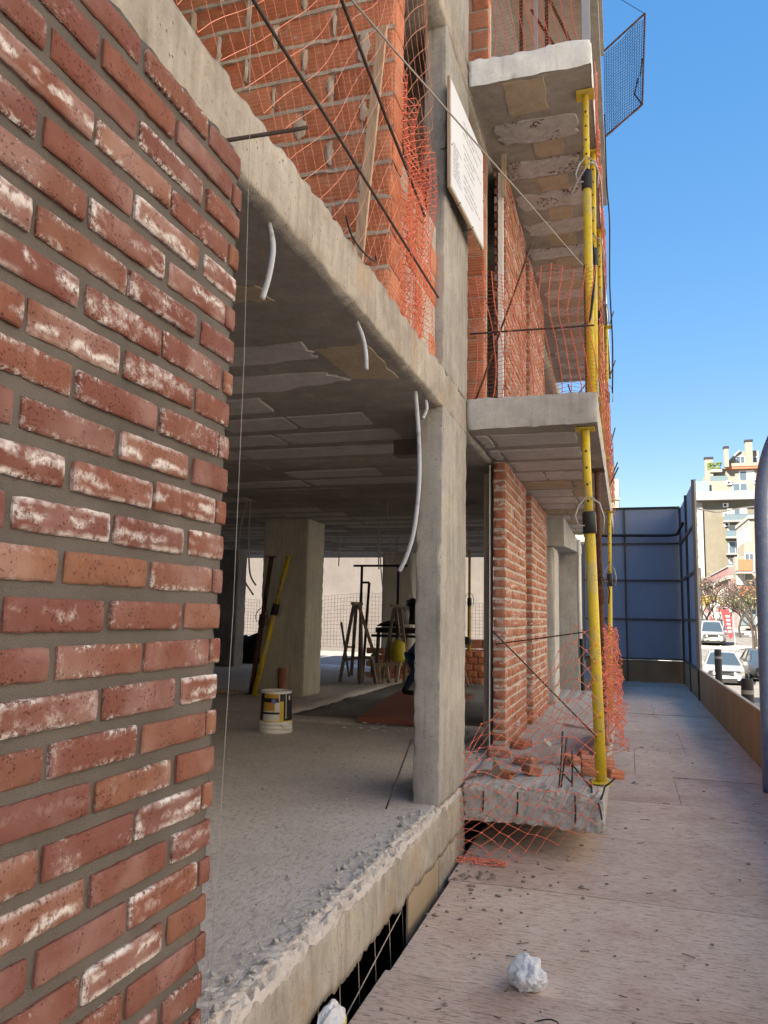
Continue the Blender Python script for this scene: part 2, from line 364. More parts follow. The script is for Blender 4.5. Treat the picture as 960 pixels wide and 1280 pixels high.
def rough_block(name, xs, ys, zs, mat, parent, amp=.003, edge=.012, ef=14, freq=20, lump=None, smooth=True, skip='', kind=None, seed=0):
    """box with a grid on every face: surface ripples, and edges eaten away unevenly"""
    idx = {}; vs = []; fs = []
    X, Y, Z = len(xs)-1, len(ys)-1, len(zs)-1
    so_ = Vector((seed*3.7, seed*1.3, seed*7.1))
    def vid(i, j, k):
        q = (i, j, k)
        if q in idx: return idx[q]
        p = Vector((xs[i], ys[j], zs[k])); ex = [i in (0, X), j in (0, Y), k in (0, Z)]
        sg = [(1 if i == 0 else -1), (1 if j == 0 else -1), (1 if k == 0 else -1)]
        d = nv(p+so_, freq)*amp
        # nearness to the box's edges
        dist = sorted([min(p.x-xs[0], xs[-1]-p.x), min(p.y-ys[0], ys[-1]-p.y), min(p.z-zs[0], zs[-1]-p.z)])
        near = max(0.0, 1-dist[1]/.05)
        if near > 0 and edge:
            e = edge*near*near*(.35+max(0, fr(p+so_, ef)+.25)*1.5)
            for a in range(3):
                dd = [min(p.x-xs[0], xs[-1]-p.x), min(p.y-ys[0], ys[-1]-p.y), min(p.z-zs[0], zs[-1]-p.z)][a]
                if dd < .05:
                    side = [(1 if p.x-xs[0] < xs[-1]-p.x else -1), (1 if p.y-ys[0] < ys[-1]-p.y else -1), (1 if p.z-zs[0] < zs[-1]-p.z else -1)][a]
                    d[a] += side*e
        if lump: d = d + lump(p)
        vs.append(p+d); idx[q] = len(vs)-1; return idx[q]
    def quad(a, b, c, d, flip):
        fs.append((a, b, c, d) if not flip else (d, c, b, a))
    for i in range(X):
        for j in range(Y):
            if 'b' not in skip: quad(vid(i,j,0), vid(i+1,j,0), vid(i+1,j+1,0), vid(i,j+1,0), True)
            if 't' not in skip: quad(vid(i,j,Z), vid(i+1,j,Z), vid(i+1,j+1,Z), vid(i,j+1,Z), False)
    for i in range(X):
        for k in range(Z):
            quad(vid(i,0,k), vid(i+1,0,k), vid(i+1,0,k+1), vid(i,0,k+1), False)
            quad(vid(i,Y,k), vid(i+1,Y,k), vid(i+1,Y,k+1), vid(i,Y,k+1), True)
    for j in range(Y):
        for k in range(Z):
            quad(vid(0,j,k), vid(0,j+1,k), vid(0,j+1,k+1), vid(0,j,k+1), True)
            quad(vid(X,j,k), vid(X,j+1,k), vid(X,j+1,k+1), vid(X,j,k+1), False)
    b = MB(); b.v = vs; b.f = fs; b.mi = [0]*len(fs)
    return b.build(name, mat, parent, smooth, kind)
# ================================================================= SETTING: ground, pit, street
def gz(y):
    pts = [(-60, -.2), (10, -.2), (24, -.75), (38, -1.4), (46, -1.25), (66, -.35), (100, .7), (160, 2.2), (400, 6), (3000, 6)]
    if y <= pts[0][0]: return pts[0][1]
    for (a, b), (c, d) in zip(pts, pts[1:]):
        if y <= c:
            t = (y-a)/(c-a); return b+(d-b)*t
    return pts[-1][1]
PX0, PX1, PY0, PY1 = -12.0, -1.03, -10.0, 16.2
def ground_sheet():
    xs = [-1500, -400, -120, -40, PX0, -6, PX1, 1.5, 3, 6, 10, 16, 30, 80, 300, 1500]
    ys = [-1500, -300, -60, PY0, 0, 8, PY1, 20, 24, 28, 32, 36, 38, 42, 46, 52, 58, 66, 78, 90, 100, 120, 140, 160, 220, 400, 1200, 3000]
    b = MB(); id_ = {}
    for j, y in enumerate(ys):
        for i, x in enumerate(xs):
            id_[i, j] = len(b.v); b.v.append(Vector((x, y, gz(y))))
    for j in range(len(ys)-1):
        for i in range(len(xs)-1):
            cx, cy = (xs[i]+xs[i+1])/2, (ys[j]+ys[j+1])/2
            if PX0 < cx < PX1 and PY0 < cy < PY1: continue
            b.f.append((id_[i,j], id_[i+1,j], id_[i+1,j+1], id_[i,j+1])); b.mi.append(0)
    return b.build('ground', concrete('ground_dust', (.22, .20, .18), (.30, .28, .25), (.38, .35, .32), .3, .2, 0, .3), kind='structure')
ground_sheet()
b = MB()   # basement pit under the ground-floor slab
b.add([(PX0,PY0,-2.4),(PX1,PY0,-2.4),(PX1,PY1,-2.4),(PX0,PY1,-2.4),(PX0,PY0,-.2),(PX1,PY0,-.2),(PX1,PY1,-.2),(PX0,PY1,-.2)],
      [(0,1,2,3),(0,4,5,1),(1,5,6,2),(2,6,7,3),(3,7,4,0)])
b.build('basement_pit', 'conc_dark', kind='structure')

def strip(name, x0, x1, y0, y1, dz, mat, n=40, th=0.0, xf=None):
    """a road-like sheet that follows the street's fall"""
    b = MB(); ys = lin(y0, y1, (y1-y0)/n)
    for y in ys:
        sx = xf(y) if xf else 0
        b.v += [Vector((x0+sx, y, gz(y)+dz)), Vector((x1+sx, y, gz(y)+dz))]
    for i in range(len(ys)-1): b.f.append((2*i, 2*i+1, 2*i+3, 2*i+2)); b.mi.append(0)
    if th:
        o = len(b.v)
        for y in ys:
            sx = xf(y) if xf else 0
            b.v += [Vector((x0+sx, y, gz(y)+dz-th)), Vector((x1+sx, y, gz(y)+dz-th))]
        for i in range(len(ys)-1):
            b.f += [(o+2*i+2, 2*i+2, 2*i, o+2*i)[::-1], (2*i+1, 2*i+3, o+2*i+3, o+2*i+1)[::-1]]; b.mi += [0, 0]
        b.f.append((0, o, o+1, 1)); b.mi.append(0)
    return b.build(name, mat, kind='structure')
t = NT('asphalt'); n = t.noise(3, 5, .6, t.map(scale=(1, .2, 1))); f = t.noise(90, 3, .7)
c = t.ramp(n, (.35, (.12, .115, .11)), (.65, (.165, .16, .155))); M_ASPH = t.done(t.mix(t.math('MULTIPLY', f, .4), c, (.5, .5, .5), 'OVERLAY'), .9, t.bump(f, .3, .01))
strip('road', 2.6, 11.4, -60, 260, .01, M_ASPH)
strip('pavement', 1.36, 2.5, 9.0, 60, .06, 'conc_grey', th=.06)
strip('pavement', 11.5, 14.08, -60, 66, .10, 'conc_block', th=.1)
strip('pavement', 11.5, 16.5, 66.02, 200, .10, 'conc_grey', th=.1)
strip('road_line', 6.9, 7.02, 30, 120, .016, 'white')
strip('kerb', 2.5, 2.6, 9.0, 60, .07, 'conc_grey', th=.07)
strip('kerb', 11.4, 11.5, -60, 200, .12, 'conc_grey', th=.12)
b = MB(); b.box(-14, 16.32, -.3, -.16, 24, .3); b.build('yard_ground', 'conc_dark', kind='structure')

# walkway deck: plywood sheets, each one a piece
walk = bpy.data.objects.new('walkway', None); COL.objects.link(walk); walk.location = (.15, 8, 0); walk['kind'] = 'structure'
rows = [-2.4, -.6, .95, 2.15, 3.36, 4.58, 5.8, 7.0, 8.2, 9.72, 11.4, 13.48, 15.2, 17.0, 18.8, 20.24]
rd = random.Random(3)
for i in range(len(rows)-1):
    y0, y1 = rows[i]+.005, rows[i+1]-.005
    cuts = [-1.0 + rd.uniform(-.02, .01), 1.31]
    if i in (7, 8, 9, 11): cuts.insert(1, [.05, .62, -.1, .4][i % 4])
    for k in range(len(cuts)-1):
        x0, x1 = cuts[k]+.0025, cuts[k+1]-.0025
        dz = rd.uniform(-.004, .004)
        nx, ny = 8, 5
        b = MB(); W = x1-x0
        tl = rd.uniform(-.004, .004)
        for j in range(ny+1):
            for q in range(nx+1):
                u, v = q/nx, j/ny; x = x0+W*u; y = y0+(y1-y0)*v
                sk = .012*(u-.5) if i % 3 == 1 else 0
                b.v.append(Vector((x, y+sk, dz + tl*(v-.5) + noise.noise(Vector((x*.9, y*.9, 1)))*.004)))
        for j in range(ny):
            for q in range(nx): b.f.append((j*(nx+1)+q, j*(nx+1)+q+1, (j+1)*(nx+1)+q+1, (j+1)*(nx+1)+q)); b.mi.append(0)
        rim = [q for q in range(nx+1)] + [j*(nx+1)+nx for j in range(1, ny+1)] + [ny*(nx+1)+q for q in range(nx-1, -1, -1)] + [j*(nx+1) for j in range(ny-1, 0, -1)]
        o = len(b.v); b.v += [b.v[q]-Vector((0, 0, .016)) for q in rim]
        for q in range(len(rim)):
            q2 = (q+1) % len(rim); b.f.append((rim[q], o+q, o+q2, rim[q2])); b.mi.append(0)
        b.build('plywood_sheet', 'ply', walk)
b = MB()
for x in (-.97, -.4, .2, .75, 1.26): b.box(x-.03, -2.4, -.12, x+.03, 20.2, -.024)
b.build('joist', 'wood_dk', walk)

# ================================================================= BUILDING UNDER CONSTRUCTION
bld = thing('unfinished_building', 'bare concrete frame of an unfinished apartment building with open floors and projecting balcony slabs', 'building', (-6, 3, 0))
FX = -1.05
def edge_lump(zt):
    def f(p):
        # rubble-like loose rim along the open edge of the ground floor
        d = FX - p.x
        if p.z > zt-.03 and 0 <= d < .36:
            a = max(0, 1-abs(d-.05)/.15)
            q = fr(p, 26, 5); q2 = fr(p+Vector((9, 0, 0)), 70, 3)
            fade = min(1, max(0, (4.0-p.y)/1.6))
            return Vector((0, 0, (max(-.006, q*.008)+q2*.006)*a*(.35+.65*fade)))
        return Vector((0, 0, 0))
    return f
xs_e = [-12, -7, -4, -2.8, -2.1, -1.75] + lin(-1.6, -1.09, .03) + [-1.075, -1.062, FX]
ysA = cat([-10, -4, 0, .8, 1.3], lin(1.5, 4.5, .018), [4.5], lin(4.5, 5.25, .06), [5.6, 6.5, 7.55])
def g_edge(p):
    v = edge_lump(.42)(p)
    if p.x > FX-.03:
        v = v + Vector((min(0, fr(p, 5, 4)*.014), 0, 0))
        if p.z < .19: v = v + Vector((0, 0, .035*fr((p.x, p.y, 0), 3.5, 5)))
    return v
rough_block('floor_slab', xs_e, ysA, [.17, .20, .25, .30, .34, .37, .395, .42], 'screed', bld, .0012, .026, 34, 60, g_edge, smooth=False)
# fair-faced skin of the slab edge, 2 mm proud of the screed below its rim
xsk = [FX-.02, FX+.012]
def skin(p):
    v = Vector((0, 0, 0))
    if p.z > .3: v += Vector((-.006, 0, .03*fr((0, p.y, 3), 9, 6)))
    if p.z < .2: v += Vector((0, 0, .028*fr((0, p.y, 7), 5, 4) + .03*abs(fr((0, p.y, 2), 22, 4)) - .02))
    v += Vector((fr(p, 4, 4)*.004, 0, 0))
    return v
rough_block('slab_edge_skin', xsk, lin(-2, 5.2, .016), [.155, .19, .23, .27, .31, .345, .365], 'conc', bld, .001, .004, 24, 30, skin)
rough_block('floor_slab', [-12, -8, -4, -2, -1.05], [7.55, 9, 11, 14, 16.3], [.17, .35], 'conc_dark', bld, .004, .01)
rough_block('floor_topping', lin(-12, -1.05, .5), [7.551, 7.65, 7.8, 7.95], [.351, .40, .418], 'screed', bld, .004, .03, 9, 12)
rough_block('floor_topping', cat([-12, -9, -7], lin(-6, -3.62, .12)), cat(lin(7.951, 10.9, .15), [12, 14, 16.3]), [.351, .39, .42], 'screed', bld, .003, .02, 12, 20)
# first-floor and second-floor slabs
def soff_edge(zb):
    def f(p):
        v = Vector((0, 0, 0))
        if p.x > FX-.06:
            if p.z < zb+.03: v += Vector((0, 0, .015*max(-.7, fr((0, p.y, 5), 9, 7))))
            if p.x > FX-.001: v += Vector((fr(p, 2.5, 5)*.006, 0, fr((0, p.y, 9), 7, 4)*.007 if p.z > zb+.2 else 0))
        return v
    return f
ysB = cat([-10, -4, 0, 1.0, 1.5], lin(1.7, 5.3, .022), [6, 8, 10, 12, 14, 16.3])
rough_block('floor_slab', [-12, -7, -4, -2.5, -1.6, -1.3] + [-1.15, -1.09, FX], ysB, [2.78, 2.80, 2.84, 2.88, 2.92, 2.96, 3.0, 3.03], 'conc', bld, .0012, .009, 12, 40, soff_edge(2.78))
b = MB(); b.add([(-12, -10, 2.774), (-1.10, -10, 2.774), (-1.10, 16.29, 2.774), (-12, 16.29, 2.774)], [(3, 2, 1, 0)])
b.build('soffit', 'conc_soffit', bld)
ysC = cat([-10, -4, 2], lin(3.2, 5.4, .06), [8, 12, 16.3])
rough_block('floor_slab', [-12, -6, -2.5, -1.5, -1.15, FX], ysC, [5.38, 5.42, 5.5, 5.57, 5.63], 'conc', bld, .003, .02, 12, 20)
# balcony slabs
def balc_lump(zb, a=.02):
    def f(p):
        v = Vector((0, 0, 0))
        if p.y < 5.3:
            v += Vector((0, fr(p, 5, 5)*.012, 0))
            if p.z < zb+.04: v += Vector((0, 0, a*fr((p.x, 0, 4), 4, 5)))
            if p.z > zb+.19: v += Vector((0, 0, a*.8*fr((p.x, 0, 8), 7, 5)))
        return v
    return f
xb = cat(lin(-1.048, -.155, .03)); XO = -.155
rough_block('balcony_slab', xb, cat(lin(5.2, 5.35, .03), [5.6, 6.5, 8, 10, 12.3]), lin(2.80, 3.03, .029), 'conc_grey', bld, .0012, .008, 20, 30, balc_lump(2.8, .010), skip='b')
rough_block('balcony_slab', xb, cat(lin(5.2, 5.35, .03), [5.6, 6.5, 8, 10, 12.8]), lin(5.43, 5.65, .028), concrete('whitewashed_edge', (.62, .65, .65), (.76, .79, .79), (.84, .86, .86), .6, .4, .25), bld, .0018, .008, 22, 30, balc_lump(5.43, .014), skip='b')
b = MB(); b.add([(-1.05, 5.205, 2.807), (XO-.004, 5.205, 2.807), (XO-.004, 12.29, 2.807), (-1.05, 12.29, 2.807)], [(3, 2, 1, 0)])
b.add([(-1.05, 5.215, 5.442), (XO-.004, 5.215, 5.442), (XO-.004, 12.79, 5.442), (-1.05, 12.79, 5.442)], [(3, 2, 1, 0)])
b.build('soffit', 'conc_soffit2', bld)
# ground balcony: broken front with aggregate showing
def broken(p):
    v = Vector((0, 0, 0)); k = max(0, 1-(p.y-5.15)/.30)
    if k > 0:
        v += Vector((0, fr(p, 11, 6)*.013*k + fr(p, 60, 3)*.007*k, 0))
        if p.z > .36: v += Vector((0, 0, (fr((p.x, p.y, 2), 9, 5)*.022 - .02)*k))
        v += Vector((0, 0, fr(p, 24, 4)*.010*k))
    if p.z < .25: v += Vector((0, 0, .012*fr((p.x, p.y, 6), 3, 4)))
    return v
rough_block('balcony_slab', lin(-1.048, -.155, .018), cat(lin(5.15, 5.45, .018), [5.6, 6, 7, 8.5, 10, 12.3]), lin(.19, .44, .0155), 'conc_grey', bld, .0012, .012, 24, 60, broken, smooth=False)
b = MB()
for y in (8.1, 10.9): b = MB(); b.box(-1.0, y, -.2, -.6, y+.25, .187); b.build('balcony_support', 'conc_dark', bld)
# columns
def colr(name, x0, x1, y0, y1, z0, z1, mat, st=.06, e=.012, sd=0, amp=.0012):
    def cc(a, b): return cat([a, a+.007, a+.018, a+.035], lin(a+.07, b-.07, st) if b-a > .2 else [(a+b)/2], [b-.035, b-.018, b-.007, b])
    return rough_block(name, cc(x0, x1), cc(y0, y1), lin(z0, z1, st*.7), mat, bld, amp, e, 16, 26, seed=sd)
colr('column', -1.215, -1.052, 4.5, 5.25, .40, 2.795, 'conc_col', .035, .006, 1, .0005)
colr('column', -1.205, -1.052, 4.5, 5.27, 3.02, 5.39, 'conc_col', .04, .007, 2)
colr('column', -1.205, -1.052, 4.5, 5.25, 5.62, 8.0, 'conc_col', .2, .016, 3)
colr('column_stub', -1.215, -1.045, 4.52, 5.24, -2.3, .16, 'conc', .12, .012, 4)
colr('column', -4.72, -4.06, 9.5, 10.1, .40, 2.79, 'conc_dkcol', .08, .010, 5)
colr('column', -4.75, -4.1, 15.0, 15.5, .34, 2.79, 'conc_dkcol', .15, .02, 6)
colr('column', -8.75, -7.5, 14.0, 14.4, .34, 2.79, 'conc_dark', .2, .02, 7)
colr('column', -1.25, -.86, 10.0, 10.65, .43, 2.42, 'conc_grey', .1, .02, 8)
colr('column', -1.2, -.72, 13.3, 13.7, -.2, 2.66, 'conc_grey', .1, .02, 9)
b = MB(); b.prism([(-1.1, 10.0, 2.425), (-1.1, 14.2, 2.66), (-1.1, 14.2, 2.80), (-1.1, 10.0, 2.80)], (1, 0, 0), .36); b.build('beam', 'conc_grey', bld)
for x, y in ((-6.5, 4.8), (-8.8, 2.0), (-8.6, 8.6)): colr('column', x-.3, x+.3, y-.2, y+.2, .41, 2.79, 'conc_dkcol', .3, .02, 10)
# storeys above, end walls (they carry the building's shade)
for k, z in enumerate((7.98, 10.58, 13.18, 15.78)):
    b = MB(); b.box(-12, -10, z, FX, 12.0, z+.25); b.build('floor_slab', 'conc_grey', bld)
    b = MB(); b.box(FX, 5.2, z+.02, XO, 11.9, z+.25); b.build('balcony_slab', 'conc_soffit2', bld)
b = MB(); b.box(-12.2, -10, -.2, -12, 11.9, 13.4); b.build('party_wall', 'conc_grey', bld)
b = MB(); b.box(-12.2, 11.902, -.2, -12, 16.3, 5.3); b.build('party_wall', 'conc_grey', bld)
b = MB(); b.box(-12, -10.2, -.2, FX, -10, 13.4); b.build('end_wall', 'conc_grey', bld)
for k, z in enumerate((5.63, 8.23, 10.83, 13.43)):
    b = MB(); b.box(-1.6, -10, z, -1.45, 4.4, z+2.35); b.box(-12, 11.6, z, -1.5, 11.8, z+2.35); b.box(-1.6, 7, z, -1.45, 11.6, z+2.35)
    b.build('shade_infill_wall', 'mortar_lt', bld)  # out-of-view infill added to shade, closing the open upper storeys
b = MB(); b.box(-12, 8.6, 3.03, -1.3, 8.75, 5.38); b.build('shade_infill_wall', 'conc_dark', bld)  # dark cross walls added to keep light from leaking through the first floor
b = MB(); b.box(-12, 13.5, 3.03, -1.3, 13.65, 5.38); b.build('shade_infill_wall', 'conc_dark', bld)
for y in (-9.5, -5, 0): colr('column', -1.3, -1.1, y, y+.4, .41, 2.79, 'conc_col', .4, .01)

nbk = MB(); nbk.box(-26, -10, -.2, -12.21, 11, 9); tag(nbk.build('added_sun_block', 'mortar_lt'), 'plain grey block added out of view behind the unfinished building to block sun', 'building')  # unseen block, added and sized to control sun on the rear yard wall
concrete('tan_block', (.36, .29, .20), (.44, .36, .26), (.50, .42, .31), .5, .4, .1)
# blocks let into the ceilings: one piece each
def ragged(poly, seed, k=.02, sub=5):
    rr = random.Random(seed); out = []
    for i, a in enumerate(poly):
        c = poly[(i+1) % len(poly)]
        for j in range(sub):
            t_ = j/sub; out.append((a[0]+(c[0]-a[0])*t_+rr.uniform(-k, k), a[1]+(c[1]-a[1])*t_+rr.uniform(-k, k)))
    return out
def plate(name, poly, z, th, mat, parent, seed, k=.02, sub=6):
    """thin rough plate hanging th below the soffit"""
    q = ragged(poly, seed, k, sub); n = len(q); cx = sum(p[0] for p in q)/n; cy = sum(p[1] for p in q)/n
    b = MB(); top = [(x, y, z) for x, y in q]; low = [(cx+(x-cx)*.985, cy+(y-cy)*.97, z-th) for x, y in q]
    low2 = [(cx+(x-cx)*.5, cy+(y-cy)*.5, z-th*1.15+.004*noise.noise(Vector((x*9, y*9, 1)))) for x, y in q]
    b.add(top+low+low2+[(cx, cy, z-th)], [(i, (i+1) % n, n+(i+1) % n, n+i) for i in range(n)] + [(n+i, n+(i+1) % n, 2*n+(i+1) % n, 2*n+i) for i in range(n)] + [(2*n+i, 2*n+(i+1) % n, 3*n) for i in range(n)])
    return b.build(name, mat, parent)
rr = random.Random(11)
plate('ceiling_patch', [(-2.6, 3.15), (-1.42, 3.22), (-1.46, 3.44), (-2.7, 3.46)], 2.775, .008, 'conc_block', bld, 501, .018, 10)
plate('ceiling_patch', [(-2.7, 3.58), (-1.50, 3.66), (-1.42, 3.80), (-1.9, 3.92), (-2.8, 3.90)], 2.775, .008, 'conc_block', bld, 502, .018, 9)
plate('ceiling_patch', [(-1.62, 2.55), (-1.36, 2.57), (-1.36, 2.72), (-1.62, 2.70)], 2.775, .006, bpy.data.materials['tan_block'], bld, 503, .02, 6)
plate('ceiling_block', [(-1.42, 3.32), (-1.15, 3.30), (-1.15, 3.86), (-1.40, 3.80)], 2.775, .006, bpy.data.materials['tan_block'], bld, 504, .012, 6)
y = 5.72
for i in range(13):      # balcony two: patched strips with broken clay
    x0 = -.93+rr.uniform(-.03, .05) + (.0 if i else .0); x1 = -.30+rr.uniform(-.03, .02); h = .27+rr.uniform(-.03, .02)
    if i == 0: x0, x1 = -.95, -.30
    plate('ceiling_patch', [(x0, y), (x1, y+rr.uniform(-.03, .03)), (x1, y+h), (x0+rr.uniform(0, .08), y+h)], 5.443, .011, 'patch', bld, i, .022)
    if i < 12: plate('ceiling_block', [(-.66+rr.uniform(-.06, .02), y+h+.02), (-.42, y+h+.02), (-.42, y+.53), (-.66, y+.53)], 5.443, .004, bpy.data.materials['tan_block'], bld, i+50, .006, 4)
    y += .555
plate('ceiling_block', [(-.80, 5.25), (-.50, 5.25), (-.5, 5.62), (-.8, 5.66)], 5.443, .006, bpy.data.materials['tan_block'], bld, 99, .012, 5)
y = 5.42
for i in range(13):      # balcony one: long strips
    h = .36; xa = -1.02
    seg = [xa, -.92 if i < 3 else -.60+rr.uniform(-.1, .15), -.30]
    for a, c in zip(seg, seg[1:]):
        plate('ceiling_block', [(a+.012, y), (c-.012, y+rr.uniform(-.015, .015)), (c-.012, y+h), (a+.012, y+h)], 2.808, .012 if rr.random() < .7 else .006, 'conc_block' if rr.random() < .75 else bpy.data.materials['tan_block'], bld, 200+i*3, .012, 6)
    y += .50
y = 4.02; row = 1
while y < 15.6:          # inside: rows of blocks with ribs between
    x = -1.42 - rr.uniform(0, .15) if row > 0 else -1.5
    while x > -9.5 and len(bld.children) < 380:
        Lb = rr.choice((.55, .9, 1.1, 1.4)); keep = rr.random()
        if keep < .90:
            zt = rr.uniform(.005, .012)
            plate('ceiling_block', [(x-Lb, y), (x-.02, y), (x-.02+rr.uniform(-.05, .0), y+.30), (x-Lb, y+.30)], 2.775, zt, 'conc_block' if rr.random() < .7 else 'conc_soffit2', bld, int(x*-100)+row*77, .006 if keep > .15 else .02, 5)
        x -= Lb
        if x < -5 and y < 5: break
    y += .45; row += 1
# ================================================================= FACING BRICK WALL (foreground)
wall = thing('facing_brick_wall', 'weathered red facing brick wall with white salt stains close on the left', 'wall', (-1.06, .6, .3))
def brick_mesh(name, L, h, T, seed, mat, nx=14, nz=3, bev=.003, rg=.0012):
    """local axes: y along the course, z up, face towards +x; front is a small uneven grid with worn edges"""
    rr = random.Random(seed); sv = Vector((seed*2.3, seed*5.1, seed*.7)); vs = []; fs = []
    ys = [-L/2, -L/2+bev*1.2] + [(-L/2+bev*1.2)+(L-2.4*bev)*i/nx for i in range(1, nx)] + [L/2-bev*1.2, L/2]
    zs = [-h/2, -h/2+bev*1.1] + [(-h/2+bev*1.1)+(h-2.2*bev)*i/nz for i in range(1, nz)] + [h/2-bev*1.1, h/2]
    ny_, nz_ = len(ys), len(zs)
    for j, z in enumerate(zs):
        for i, y in enumerate(ys):
            p = Vector((0, y, z)); rim = i in (0, ny_-1) or j in (0, nz_-1)
            q = noise.noise_vector((p+sv)*28)+noise.noise_vector((p+sv)*75)*(.9 if rim else .3); cy = max(0, abs(y)-(L/2-.02))/.02; cz = max(0, abs(z)-(h/2-.02))/.02
            rnd_ = .0014*cy*cz
            vs.append(Vector((q.x*rg*.5 - (bev if rim else 0) - rnd_, y+(q.y*rg*1.6 if rim else 0) - math.copysign(rnd_, y), z + q.z*rg*1.4 - math.copysign(rnd_*.6, z))))
    for j in range(nz_-1):
        for i in range(ny_-1): fs.append((j*ny_+i, j*ny_+i+1, (j+1)*ny_+i+1, (j+1)*ny_+i))
    rim = list(range(ny_)) + [j*ny_+ny_-1 for j in range(1, nz_)] + [(nz_-1)*ny_+i for i in range(ny_-2, -1, -1)] + [j*ny_ for j in range(nz_-2, 0, -1)]
    o = len(vs)
    for q in rim: vs.append(Vector((-T, vs[q].y, vs[q].z)))
    for q in range(len(rim)): q2 = (q+1) % len(rim); fs.append((rim[q], o+q, o+q2, rim[q2]))
    me = bpy.data.meshes.new(name); me.from_pydata([tuple(v) for v in vs], [], fs); me.materials.append(mat)
    inner = [(1 <= i < ny_-2 and 1 <= j < nz_-2) for j in range(nz_-1) for i in range(ny_-1)]
    me.polygons.foreach_set('use_smooth', inner+[False]*(len(me.polygons)-len(inner))); me.update(); return me
FB = [brick_mesh('brick', .262, .062, .03, i, MAT['brick']) for i in range(14)]
HB = [brick_mesh('brick', .165, .062, .03, 40+i, MAT['brick'], 6) for i in range(6)]
CB = [brick_mesh('brick', .046, .060, .03, 60+i, MAT['brick'], 2) for i in range(5)]
rb_ = random.Random(21)
for k in range(-15, 15):
    z = 1.489 + .0885*k
    if k % 2 == 0: inst(rb_.choice(HB), 'brick', wall, (-1.0+rb_.uniform(-.003, .002), 1.704+rb_.uniform(-.006, .006), z)); yc = 1.4655
    else: inst(rb_.choice(CB), 'brick', wall, (-1.001, 1.771+rb_.uniform(-.004, .004), z+rb_.uniform(-.003, .003))); yc = 1.6045
    for i in range(9):
        inst(rb_.choice(FB), 'brick', wall, (-1.0+rb_.uniform(-.003, .0025), yc+rb_.uniform(-.004, .004), z+rb_.uniform(-.002, .002)),
             (rb_.uniform(-.008, .008), 0, rb_.uniform(-.004, .004)), (1, rb_.uniform(.97, 1.015), rb_.uniform(.95, 1.05)))
        yc -= .278
def mlump(p):
    v = Vector((0, 0, 0))
    if p.y > 1.7: v.y += fr((0, p.z*1.0, 3), 22, 4)*.008
    if p.x > -1.05: v.x += fr(p, 30, 3)*.003
    return v
rough_block('mortar', [-1.16, -1.10, -1.05, -1.0095], cat([-1.2, 0, .6], lin(.8, 1.788, .02)), lin(.13, 2.778, .025), 'mortar', wall, .0015, .004, 14, 40, mlump)
b = MB(); b.box(-1.16, -10, .43, -1.03, -1.2, 2.78); b.build('plain_panel', 'mortar', wall)
s = MB(); s.tube([(-.992, 1.802, 2.9), (-.992, 1.832, 2.2), (-.992, 1.835, 1.5), (-.992, 1.815, .9), (-.992, 1.80, .45)], .0008, 5)
tag(s.build('guide_string', 'wire_w'), 'thin pale plumb string stretched down the free end of the red brick wall', 'string')

